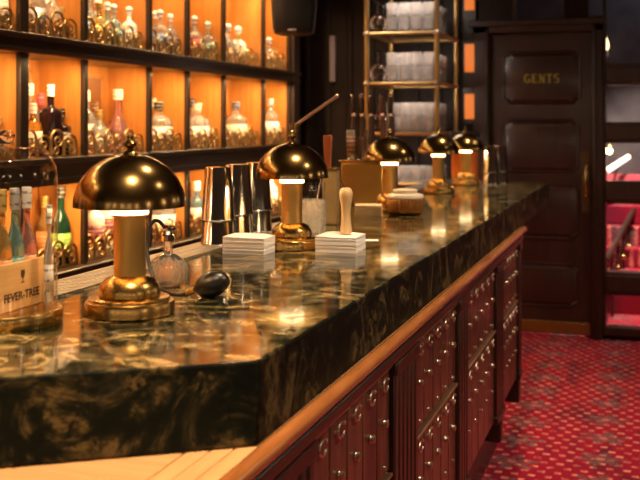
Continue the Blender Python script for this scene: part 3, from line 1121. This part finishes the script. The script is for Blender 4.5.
# ------------------------------------------------------------------ coaster stack, copper jar, dispenser
q = at_h(366.5, 216, CT)
t = thing('coaster_stack', 'square stack of beige card coasters in front of the third lamp', 'coasters', (q.x, q.y + .03, CT), .25, )
for k in range(8):
    MB().box(-.052, .052, -.052, .052, k * .0052, k * .0052 + .005).build('coaster', M['coaster'], t, bevel=.001, rotz=random.uniform(-.03, .03))
q = at_d(405, 214, 3.87)
t = thing('ribbed_jar', 'round ribbed copper jar with a white frosted lid', 'jar', (q.x, q.y, CT))
MB().lathe([(0, 0), (.050, 0), (.060, .004), (.067, .02), (.070, .055), (.070, .062), (.066, .064), (.063, .05), (.055, .01), (0, .008)], n=192, flute=.045, nf=30, zr=(.003, .06)).build('bowl', M['copper'], t, smooth=60)
MB().cap_lathe([(.062, .060), (.072, .066), (.072, .072), (.068, .079), (.055, .083)], n=48).build('lid', plain('frosted_lid_glass', (.82, .74, .60), .25), t)
MB().cap_lathe([(.047, .083), (.048, .096), (.044, .099)], n=40).build('lid_knob', plain('frosted_lid_glass_top', (.80, .70, .54), .25), t)
q = at_h(465, 179.8, CT)
t = thing('juice_dispenser', 'orange filled dispenser with square black lid behind the farthest lamp', 'dispenser', (q.x, q.y, CT))
MB().cap_lathe([(.07, 0), (.076, .004), (.078, .02), (.078, .17), (.07, .18)], n=40, sq=5).build('juice_vessel', plain('orange_juice', (.80, .20, .03), .15), t)
MB().box(-.08, .08, -.08, .08, .18, .30).build('lid', M['black'], t, bevel=.012)
MB().tube([(0, -.078, .03), (0, -.105, .03)], .008, 10).build('spout', M['chrome'], t)

# ------------------------------------------------------------------ back bar shelving
SX, SD = -2.30, .22                          # front plane, depth
DIV = [2.70, 3.33, 3.78, 4.37, 4.795, 5.27, 5.895, 6.37]
NEAR = [.55, 1.12, 1.62, 2.18]                # compartments that run on past the frame
T3, T2a, T2, T1a, T1, TT = .85, 1.20, 1.31, 1.715, 1.80, 2.36
bb = thing('back_bar_shelving', 'dark oak back bar with three tiers of lit amber compartments', 'shelving')
BKX = SX - SD
MB().box(BKX - .05, SX + .03, NEAR[0] - .1, 6.50, 0, T3 - .05).build('base_cabinet', M['dark_wood'], bb, bevel=.005)
MB().box(BKX - .05, SX + .05, NEAR[0] - .1, 6.52, T3 - .05, T3).build('back_counter', M['dark_wood_y'], bb, bevel=.006)
m = MB().box(BKX, SX + .005, NEAR[0] - .1, 6.50, T2a, T2)
m.box(SX + .005, SX + .02, NEAR[0] - .1, 6.50, T2 - .02, T2 + .004).box(SX + .005, SX + .013, NEAR[0] - .1, 6.50, T2a, T2a + .03)
m.build('shelf', M['dark_wood_y'], bb, bevel=.004)
m = MB().box(BKX, SX + .03, NEAR[0] - .1, 6.50, T1a + .012, T1)
m.box(SX + .03, SX + .045, NEAR[0] - .1, 6.51, T1 - .02, T1 + .002).box(SX + .03, SX + .036, NEAR[0] - .1, 6.51, T1a + .015, T1a + .03)
m.build('cornice_shelf', M['dark_wood_y'], bb, bevel=.004)
MB().box(BKX, SX + .04, NEAR[0] - .1, 6.50, TT, TT + .14).build('top_board', M['dark_wood_y'], bb, bevel=.004)
MB().box(BKX - .05, SX + .035, 6.385, 6.50, T3, TT).build('end_post', M['dark_wood'], bb, bevel=.004)
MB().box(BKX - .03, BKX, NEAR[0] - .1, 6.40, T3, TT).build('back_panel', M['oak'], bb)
for i, y in enumerate(NEAR + DIV):
    w = .030 if i == 5 else .016
    # amber side panels with a dark front edge, tier by tier
    m = MB()
    for a, b in ((T3, T2a), (T2, T1a + .012), (T1, TT)):
        m.box(BKX, SX - .012, y - .010, y + .010, a, b)
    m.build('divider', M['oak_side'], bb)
    m = MB()
    for a, b in ((T3, T2a), (T2, T1a + .012), (T1, TT)):
        m.box(SX - .012, SX + .012, y - w * .9, y + w * .9, a, b)
    m.build('divider_edge', M['dark_wood'], bb, bevel=.003)
for i in range(7):
    y0, y1 = DIV[i] + .012, DIV[i + 1] - .012
    for a, b in ((T3, T2a), (T2, T1a), (T1, TT)):
        f = MB().box(BKX + .001, BKX + .012, y0 + .02, y0 + .035, a + .02, b - .03).box(BKX + .001, BKX + .012, y1 - .075, y1 - .06, a + .02, b - .03)
        f.box(BKX + .001, BKX + .012, y0 + .02, y1 - .06, b - .045, b - .03).box(BKX + .001, BKX + .012, y0 + .02, y1 - .06, a + .02, a + .035)
        fo = f.build('mirror_frame', M['oak_side'], bb, bevel=.002)
        MB().box(BKX + .001, BKX + .004, y0 + .035, y1 - .075, a + .035, b - .045).build('mirror', M['mirror'], fo)

# gilded iron scroll guards
GH = .112


def spiral(y, z, r0, turns, s, a0):
    out = []
    N = int(turns * 16)
    for i in range(N + 1):
        f = i / N
        rr = r0 * (1 - .80 * f)
        a = a0 + s * 2 * PI * turns * f
        out.append((0, y + rr * math.cos(a), z + rr * math.sin(a)))
    return out


def scroll_mesh():
    w, h = .074, GH
    m = MB()
    arch = [(0, -w / 2, 0), (0, -w / 2, h * .3)] + [(0, -w / 2 * math.cos(a), h - w / 2 + w / 2 * math.sin(a) - .0035) for a in [PI * k / 12 for k in range(13)]] + [(0, w / 2, h * .3), (0, w / 2, 0)]
    m.tube(arch, .0052, 7)
    m.tube(spiral(-.004, h * .58, .026, 1.35, 1, PI), .0044, 7)
    m.tube(spiral(.008, h * .24, .021, 1.2, -1, 0), .0044, 7)
    return m


sc_o = scroll_mesh().build('scroll', M['iron'], smooth=60)
TN = {1: ('upper', T1), 2: ('middle', T2), 3: ('lower', T3)}
ORD = ['first', 'second', 'third', 'fourth', 'fifth', 'sixth', 'seventh']
for tier in (1, 2, 3):
    for i in range(7):
        y0, y1 = DIV[i] + .03, DIV[i + 1] - .03
        n = max(3, int(round((y1 - y0) / .088)))
        gd = thing('scroll_guard', 'gilded iron scroll guard before the %s tier, %s compartment from the near end' % (TN[tier][0], ORD[i]), 'scroll guard', (SX - .020, 0, TN[tier][1] + .0045), 0, 'gilded scroll guards on the back bar')
        MB().box(-.003, .003, y0 - .006, y1 + .006, 0, .005).build('base_bar', M['iron'], gd)
        st = (y1 - y0) / n
        for k in range(n):
            c = sc_o.copy()
            COL.objects.link(c)
            c.parent = gd
            c.location = (0, y0 + (k + .5) * st, .002)
            c.scale = (1, (1 if k % 2 else -1) * st / .080, 1.0 if k % 2 == 0 else .80)
bpy.data.objects.remove(sc_o)

# bottles on the back bar: (tier, bay, px, row, shape, radius, height, body, label, cap, words[, stripe])
B = [
    (1, 0, 3, 0, 'squat', .036, .26, 'amber', 'cream', 'gold', 'amber bottle with cream label'),
    (1, 0, 12, 1, 'tall', .034, .28, 'clear', 'white', 'black', 'clear bottle with white label'),
    (1, 1, 33, 1, 'round', .045, .27, 'gold', 'cream', 'gold', 'golden round bottle with cream label'),
    (1, 1, 43, 0, 'squat', .037, .25, 'clear', 'silver', 'silver', 'clear bottle with silver label'),
    (1, 1, 53, 1, 'tall', .037, .29, 'white', 'gold', 'white', 'frosted white bottle with gold label'),
    (1, 1, 63, 0, 'round', .040, .24, 'clear', 'orange', 'cream', 'clear round bottle with orange label'),
    (1, 1, 73, 0, 'squat', .030, .15, 'amber', None, 'gold', 'short amber bottle without label'),
    (1, 2, 91, 1, 'tall', .034, .26, 'clear', 'blue', 'white', 'clear bottle with blue label'),
    (1, 2, 99, 0, 'squat', .034, .20, 'gold', 'gold', 'gold', 'golden bottle with gold label'),
    (1, 2, 107, 1, 'tall', .034, .23, 'white', 'cream', 'white', 'frosted bottle with cream label'),
    (1, 2, 113.5, 0, 'squat', .032, .20, 'clear', 'teal', 'white', 'clear bottle with teal label'),
    (1, 2, 121, 1, 'round', .038, .225, 'teal', 'white', 'white', 'teal bottle with white cap'),
    (1, 2, 129, 0, 'squat', .034, .205, 'white', 'white', 'white', 'white bottle with ball stopper'),
    (1, 2, 138, 1, 'round', .026, .13, 'amber', None, 'gold', 'little amber flask'),
    (1, 3, 154, 1, 'squat', .033, .235, 'clear', 'cream', 'white', 'clear bottle with cream label'),
    (1, 3, 160, 0, 'squat', .034, .225, 'clear', 'blue', 'white', 'clear bottle with blue label'),
    (1, 3, 167, 1, 'squat', .033, .235, 'gold', 'orange', 'white', 'golden bottle with orange label'),
    (1, 3, 174, 0, 'squat', .034, .215, 'clear', 'navy', 'white', 'clear bottle with navy label'),
    (1, 4, 194.5, 0, 'squat', .034, .235, 'clear', 'red', 'white', 'clear bottle with red label'),
    (1, 4, 201, 1, 'squat', .034, .24, 'gold', 'cream', 'white', 'golden bottle with cream label'),
    (1, 4, 208, 0, 'squat', .035, .22, 'clear', 'teal', 'white', 'clear bottle with teal label'),
    (1, 5, 230, 0, 'round', .050, .235, 'clear', 'white', 'white', 'clear round bottle with white label'),
    (1, 5, 238, 1, 'squat', .046, .24, 'white', 'cream', 'white', 'frosted bottle with cream label'),
    (1, 5, 243, 0, 'round', .040, .20, 'clear', 'gold', 'gold', 'clear round bottle with gold label'),
    (1, 5, 253, 1, 'squat', .036, .14, 'gold', 'gold', 'gold', 'short golden bottle'),
    (1, 6, 269, 0, 'squat', .040, .205, 'clear', 'cream', 'white', 'clear bottle with cream label'),
    (1, 6, 276, 1, 'squat', .038, .17, 'gold', 'gold', 'gold', 'golden bottle with gold label'),
    (1, 6, 283, 0, 'round', .038, .15, 'amber', 'gold', 'gold', 'small amber round bottle'),
    (2, 0, 1, 0, 'squat', .038, .17, 'gold', 'cream', 'gold', 'short golden bottle with cream label'),
    (2, 0, 14, 1, 'squat', .030, .12, 'clear', 'cream', 'white', 'little clear jar bottle'),
    (2, 1, 33, 0, 'squat', .036, .225, 'amber', 'cream', 'white', 'amber bottle with white cap'),
    (2, 1, 31, 1, 'tall', .034, .31, 'clear', 'white', 'white', 'tall clear bottle with white cap'),
    (2, 1, 40, 1, 'squat', .040, .27, 'pink', 'pink', 'pink', 'pink bottle with red label'),
    (2, 1, 51.5, 0, 'square', .037, .305, 'dark', None, 'white', 'dark square bottle with tall white cap'),
    (2, 1, 61, 0, 'square', .034, .205, 'dark', 'black', 'black', 'short black square bottle', 'white'),
    (2, 2, 92, 1, 'tall', .036, .295, 'clear', 'white', 'cream', 'tall clear bottle with white label'),
    (2, 2, 101, 0, 'round', .052, .205, 'clear', 'white', 'gold', 'squat clear bottle with white label'),
    (2, 2, 111.5, 1, 'squat', .036, .245, 'clear', 'cream', 'brown', 'clear bottle with cream label'),
    (2, 2, 125, 0, 'decanter', .070, .305, 'pink', 'maroon', 'cream', 'flared decanter with dark red band'),
    (2, 2, 138, 1, 'squat', .030, .16, 'amber', 'black', 'black', 'short amber bottle with black label'),
    (2, 3, 154, 1, 'tall', .032, .275, 'gold', 'cream', 'cream', 'golden bottle with cream label'),
    (2, 3, 168.5, 0, 'squat', .070, .255, 'clear', 'white', 'black', 'wide clear bottle with black cap'),
    (2, 4, 195, 1, 'squat', .036, .285, 'clear', 'white', 'navy', 'clear bottle with navy cap'),
    (2, 4, 206.5, 0, 'squat', .068, .255, 'clear', 'white', 'cream', 'wide clear bottle with cream cap'),
    (2, 5, 236, 0, 'squat', .066, .275, 'clear', 'cream', 'navy', 'wide clear bottle with navy cap'),
    (2, 5, 247, 1, 'round', .042, .19, 'gold', 'gold', 'gold', 'golden round bottle'),
    (2, 5, 254, 0, 'squat', .032, .13, 'gold', None, 'gold', 'little golden bottle'),
    (2, 6, 271, 0, 'squat', .056, .305, 'clear', 'white', 'silver', 'tall clear bottle with silver cap'),
    (2, 6, 280, 1, 'squat', .038, .19, 'amber', 'cream', 'gold', 'amber bottle with cream label'),
    (3, 1, 61, 0, 'wine', .042, .335, 'greendark', 'lime', 'black', 'tall green bottle with lime label'),
    (3, 1, 45, 1, 'tall', .038, .29, 'gold', 'orange', 'gold', 'golden bottle with orange label'),
    (3, 2, 95, 0, 'squat', .042, .29, 'white', 'maroon', 'white', 'white bottle with dark red band'),
    (3, 2, 107, 1, 'squat', .042, .30, 'white', 'maroon', 'cream', 'white bottle with dark red label'),
    (3, 2, 138, 0, 'tall', .036, .27, 'clear', 'white', 'cream', 'clear bottle with white label'),
    (3, 3, 165, 0, 'squat', .072, .265, 'clear', 'white', 'black', 'wide clear bottle with black cap'),
    (3, 4, 197, 0, 'tall', .040, .28, 'blue', 'white', 'white', 'blue tinted bottle with white cap'),
    (3, 4, 211, 1, 'tall', .038, .27, 'clear', 'gold', 'gold', 'clear bottle with gold label'),
    (3, 5, 240, 0, 'tall', .040, .28, 'gold', 'cream', 'gold', 'golden bottle with cream label'),
    (3, 6, 271, 0, 'squat', .046, .28, 'white', 'white', 'white', 'frosted white bottle'),
    (3, 6, 282, 1, 'tall', .038, .25, 'dark', 'black', 'black', 'black bottle with black cap'),
]
spots = {}
for e in B:
    tier, bay, px, row, shp, r, h = e[:7]
    X = SX - .072 if row == 0 else SX - .160
    if r > .05:
        X = SX - .10
    Y, _ = at_x(px, X)
    if tier == 1:
        e = e[:5] + (r * 1.13,) + e[6:]
        r = e[5]
    spots.setdefault((tier, bay), []).append([X, Y, r * (1.12 if shp == 'square' else 1.06 if r > .049 else 1.03), e])
for (tier, bay), L in spots.items():
    ylo, yhi = DIV[bay] + .014, DIV[bay + 1] - .014
    for it in range(400):
        for a in range(len(L)):
            for b in range(a + 1, len(L)):
                p, q = L[a], L[b]
                dx, dy = q[0] - p[0], q[1] - p[1]
                d = math.hypot(dx, dy) or 1e-6
                need = p[2] + q[2] + .003
                if d < need:
                    k = (need - d) / d * .5
                    p[0] -= dx * k; p[1] -= dy * k; q[0] += dx * k; q[1] += dy * k
        for p in L:
            p[0] = min(max(p[0], SX - SD + .014 + p[2]), SX - .0265 - p[2])
            p[1] = min(max(p[1], ylo + p[2]), yhi - p[2])
    for X, Y, _r, e in L:
        tier, bay, px, row, shp, r, h, body, lab, cap, words_ = e[:11]
        stripe = e[11] if len(e) > 11 else None
        lb = '%s, %s tier, %s compartment from the near end' % (words_, TN[tier][0], ORD[bay])
        bottle(lb, (X, Y, TN[tier][1] + .001), shp, r, h, body, lab, cap, 'bottles in the back bar compartments', random.uniform(0, 1) if shp != 'square' else random.uniform(-.3, .3),
               ball=(tier == 1 and cap == 'white'), stripe=stripe)

# ------------------------------------------------------------------ glass rack
RX0, RX1, RY0, RY1 = -1.725, -1.262, 6.27, 6.93
LV = [.41, .737, 1.061, 1.385, 1.709, 2.033, 2.357]
rk = thing('glass_rack', 'tall brass rack of glassware between the back bar and the gents door', 'rack')
for x in (RX0, RX1):
    for y in (RY0, RY1):
        po = MB().cap_lathe([(.026, 0), (.026, .03), (.0165, .04), (.0165, 2.5), (.02, 2.5), (.02, 2.52)], c=(x, y, 0), n=20).build('post', M['rack_brass'], rk)
        for z in LV:
            MB().sphere((x, y, z), .024, (1, 1, .92), 16).build('ball_joint', M['pewter'], po)
for z in LV:
    m = MB()
    for y in (RY0, RY1):
        m.tube([(RX0, y, z), (RX1, y, z)], .0115, 12)
    for x in (RX0, RX1):
        m.tube([(x, RY0, z), (x, RY1, z)], .0115, 12)
    sh = m.build('shelf_rail', M['rack_brass'], rk)
    MB().box(RX0 + .005, RX1 - .005, RY0 + .005, RY1 - .005, z + .0105, z + .0165).build('glass_shelf', M['pane'], rk)


def tumbler():
    t = thing('tumbler', 'x', 'glass')
    m = MB()
    n = 18
    rings = []
    for k, (r, z) in enumerate([(.031, 0), (.0345, .012), (.035, .026), (.0355, .040), (.036, .054), (.0365, .068), (.0372, .092)]):
        rings.append([m.bm.verts.new((r * (1 + (.05 if 0 < k < 6 and (i + k) % 2 else 0)) * math.cos(2 * PI * (i + .5 * k) / n),
                                      r * (1 + (.05 if 0 < k < 6 and (i + k) % 2 else 0)) * math.sin(2 * PI * (i + .5 * k) / n), z)) for i in range(n)])
    for a, b in zip(rings, rings[1:]):
        for i in range(n):
            m.bm.faces.new((a[i], a[(i + 1) % n], b[i]))
            m.bm.faces.new((a[(i + 1) % n], b[(i + 1) % n], b[i]))
    m.bm.faces.new(list(reversed(rings[0])))
    inn = [[m.bm.verts.new((r * math.cos(2 * PI * (i + 3) / n), r * math.sin(2 * PI * (i + 3) / n), z)) for i in range(n)] for r, z in ((.0355, .092), (.0315, .05), (.0285, .012))]
    for a, b in zip([rings[-1]] + inn, inn):
        for i in range(n):
            m.bm.faces.new((a[i], a[(i + 1) % n], b[(i + 1) % n], b[i]))
    m.bm.faces.new(inn[-1])
    m.build('bowl', M['crystal'], t, smooth=0)
    return t


def wineglass():
    t = thing('wine_glass', 'x', 'glass')
    bowl = MB().lathe([(.036, 0), (.050, .022), (.056, .05), (.053, .078), (.038, .100), (.016, .112), (.006, .116), (.003, .118), (0, .116), (.014, .1105), (.036, .0985), (.0515, .077), (.0545, .05), (.0485, .022), (.0348, 0)], n=36)
    bowl.build('bowl', M['clear'], t, smooth=60)
    MB().cap_lathe([(.0055, .116), (.0038, .125), (.0038, .185), (.006, .195)], n=14).build('stem', M['clear'], t)
    MB().cap_lathe([(.008, .193), (.030, .197), (.039, .199), (.039, .2005)], n=36).build('foot', M['clear'], t)
    return t


tb, wg = tumbler(), wineglass()
first = {'t': True, 'w': True}
SHN = {5: 'top visible shelf', 4: 'second visible shelf', 3: 'third visible shelf', 2: 'fourth visible shelf'}


def put(src, key, x, y, z, lab, grp):
    if first[key]:
        first[key] = False
        src.location = (x, y, z)
        src['label'] = lab
        src['group'] = grp
    else:
        dup(src, (x, y, z), random.uniform(0, 6), lab, grp)


for li, nx0, layers in ((5, 1, 2), (4, 1, 2), (3, 1, 2), (2, 0, 1)):
    z = LV[li] + .0167
    for i in range(nx0, 5):
        for j in range(4):
            if j == 3 and i != 4:
                continue
            for k in range(layers):
                if k and random.random() < .12 and j != 0:
                    continue
                x = RX0 + .075 + i * .0805
                y = RY0 + .055 + j * .135 + (0 if i % 2 else .01)
                lab = 'clear cut tumbler on the %s of the brass rack, %s' % (SHN[li], ('bottom layer' if k == 0 else 'stacked layer') if layers > 1 else 'single layer')
                put(tb, 't', x, y, z + k * .0925, lab, 'tumblers on the %s of the brass rack' % SHN[li])
    if nx0:
        for j in range(3):
            put(wg, 'w', RX0 + .058, RY0 + .066 + j * .15, z, 'clear balloon wine glass upturned on the %s of the brass rack' % SHN[li], 'balloon glasses on the brass rack')

# glowing panes added for the orange glow between rack and door
t = thing('amber_glow_panes', 'three narrow glowing panes added for the amber glow beside the door frame', 'added glow', (0, 0, 0))
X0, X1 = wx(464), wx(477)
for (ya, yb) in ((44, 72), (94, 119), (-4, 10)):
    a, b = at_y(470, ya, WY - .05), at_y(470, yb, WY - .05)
    MB().box(X0 + .012, X1 - .012, WY - .048, WY - .03, b.z, a.z).build('amber_glow_pane', emit('added_amber_glow', (1, .23, .03), .38, (.2, .05, .012)), t, bevel=.004)
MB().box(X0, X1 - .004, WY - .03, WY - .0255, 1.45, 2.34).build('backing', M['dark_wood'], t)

# dark wall: narrow pale glass strip
a, b = at_y(331, 36, WY), at_y(336, 82, WY)
tag(MB().box(a.x, b.x, WY - .04, WY - .0, b.z, a.z).build('wall_plaque', plain('pale_rose_grey', (.30, .23, .23), .3), bevel=.004), 'narrow pale upright plaque on the dark panelling beside the glass rack', 'plaque')

# speaker hung over the end of the back bar
q = at_d(294, 35, 5.2)
t = thing('loudspeaker', 'black rounded loudspeaker hanging over the end of the back bar', 'loudspeaker', (q.x, q.y, q.z), .25)
MB().cap_lathe([(.075, 0), (.100, .008), (.108, .03), (.115, .12), (.118, .30), (.105, .34)], n=48, sq=3.2).build('cabinet', M['black'], t, smooth=50)
MB().box(-.022, .022, -.112, -.104, .014, .022).build('badge', M['badge'], t, bevel=.002)
MB().tube([(0, 0, .33), (0, 0, 3.0 - q.z)], .012, 10).build('bracket', M['black'], t)

# ------------------------------------------------------------------ lights


def light(kind, name, loc, energy, col, target=None, **kw):
    d = bpy.data.lights.new(name, kind)
    d.energy = energy
    d.color = col
    for k, v in kw.items():
        setattr(d, k, v)
    o = bpy.data.objects.new(name, d)
    COL.objects.link(o)
    o.location = loc
    if target is not None:
        o.rotation_euler = (Vector(target) - Vector(loc)).to_track_quat('-Z', 'Y').to_euler()
    return o


WARM = (1.0, .70, .42)
for tier, (a, b) in ((1, (T1, TT)), (2, (T2, T1a)), (3, (T3, T2a))):
    AL = NEAR + DIV
    for i in range(11):
        y0, y1 = AL[i], AL[i + 1]
        light('AREA', 'compartment_light', (SX + .022, (y0 + y1) / 2, b - .010), 2.0 * (y1 - y0) / .5 * (1.25 if tier == 1 else 1.0), (1.0, .62, .28), (SX - .13, (y0 + y1) / 2, a),
              shape='RECTANGLE', size=(y1 - y0) - .20, size_y=.03)
for (xy, _) in lamps:
    light('POINT', 'lamp_bulb', (xy[0], xy[1], CT + .232), 2.2, (1, .68, .34), shadow_soft_size=.014)
for (x, y, e) in ((-.42, 1.0, 88), (-.50, 2.3, 84), (-.55, 3.7, 72), (-.55, 5.1, 60)):
    light('SPOT', 'ceiling_spot', (x, y, 2.95), e, WARM, (-.80, y + .05, 1.1), spot_size=math.radians(62), spot_blend=.8, shadow_soft_size=.04)
for (x, y, e) in ((1.0, 2.3, 95), (1.0, 4.2, 88), (.7, 6.0, 48)):
    light('SPOT', 'ceiling_spot', (x, y, 2.95), e, (1, .74, .52), (x - .85, y, .3), spot_size=math.radians(75), spot_blend=.8, shadow_soft_size=.05)
for (y, e) in ((3.2, 26), (4.4, 30), (5.6, 34)):
    light('SPOT', 'ceiling_spot', (-1.75, y, 2.95), e, (1, .78, .52), (-2.35, y + .1, 1.45), spot_size=math.radians(70), spot_blend=.7, shadow_soft_size=.03)
for (x, y, z, e) in ((1.9, -1.4, 1.75, 9), (1.9, .4, 1.75, 9), (1.9, 2.2, 1.75, 8), (1.9, 4.0, 1.75, 8), (1.9, 5.6, 1.75, 6), (1.2, -2.3, 1.8, 9), (.1, -2.3, 1.8, 9), (-1.0, -2.3, 1.8, 9), (-2.0, -2.3, 1.8, 9)):
    light('POINT', 'reflection_fill', (x, y, z), e * .5, (1, .76, .52), shadow_soft_size=.15)  # unseen lights added for the tins and domes to reflect
for (x, y) in ((-1.1, 5.6), (-1.9, 5.7)):
    light('SPOT', 'added_rack_spot', (x, y, 2.95), 26, (1, .86, .72), (-1.5, 6.5, 1.9), spot_size=math.radians(32), spot_blend=.5, shadow_soft_size=.012)  # spots added to brighten the rack glasses and make them glint
for z in LV[3:]:
    light('AREA', 'rack_sparkle_fill', ((RX0 + RX1) / 2, RY0 + .10, z - .016), 1.5, (1, .86, .74), ((RX0 + RX1) / 2, RY0 + .22, z - .4), shape='RECTANGLE', size=.36, size_y=.02)  # light added under each shelf for sparkle in the glasses
light('AREA', 'passage_light', (.2, 8.1, 2.95), 2.2, (.75, .82, 1.0), (.1, 8.7, 1.4), size=.5)
light('SPOT', 'passage_spot', (.1, 7.6, 2.9), 420, (1, .72, .6), (.0, 8.4, 0), spot_size=math.radians(70), spot_blend=.5, shadow_soft_size=.05)
light('SPOT', 'ceiling_spot', (-.6, .75, 2.95), 110, WARM, (-.72, .95, .98), spot_size=math.radians(40), spot_blend=.6, shadow_soft_size=.04)

w = bpy.data.worlds.new('World')
scene.world = w
w.use_nodes = True
w.node_tree.nodes['Background'].inputs[0].default_value = (.012, .009, .007, 1)
w.node_tree.nodes['Background'].inputs[1].default_value = 1.0

# ------------------------------------------------------------------ camera
cd = bpy.data.cameras.new('Camera')
cam = bpy.data.objects.new('Camera', cd)
COL.objects.link(cam)
cam.location = (0, 0, CAMZ)
cam.rotation_euler = (PI / 2, 0, TH)
cd.sensor_width = 36
cd.lens = FPX / 640 * 36
cd.shift_y = -(240 - HZ) / 640
cd.clip_start = .05
cd.dof.use_dof = True
cd.dof.focus_distance = 2.35
cd.dof.aperture_fstop = 5.2
scene.camera = cam

scene.view_settings.view_transform = 'Standard'
scene.view_settings.look = 'None'
scene.view_settings.exposure = 0.98
scene.view_settings.gamma = 1.0
scene.view_settings.use_curve_mapping = False
scene.cycles.max_bounces = 10
scene.cycles.transmission_bounces = 10
scene.cycles.transparent_max_bounces = 16
scene.cycles.sample_clamp_indirect = 4.0
scene.cycles.use_denoising = True
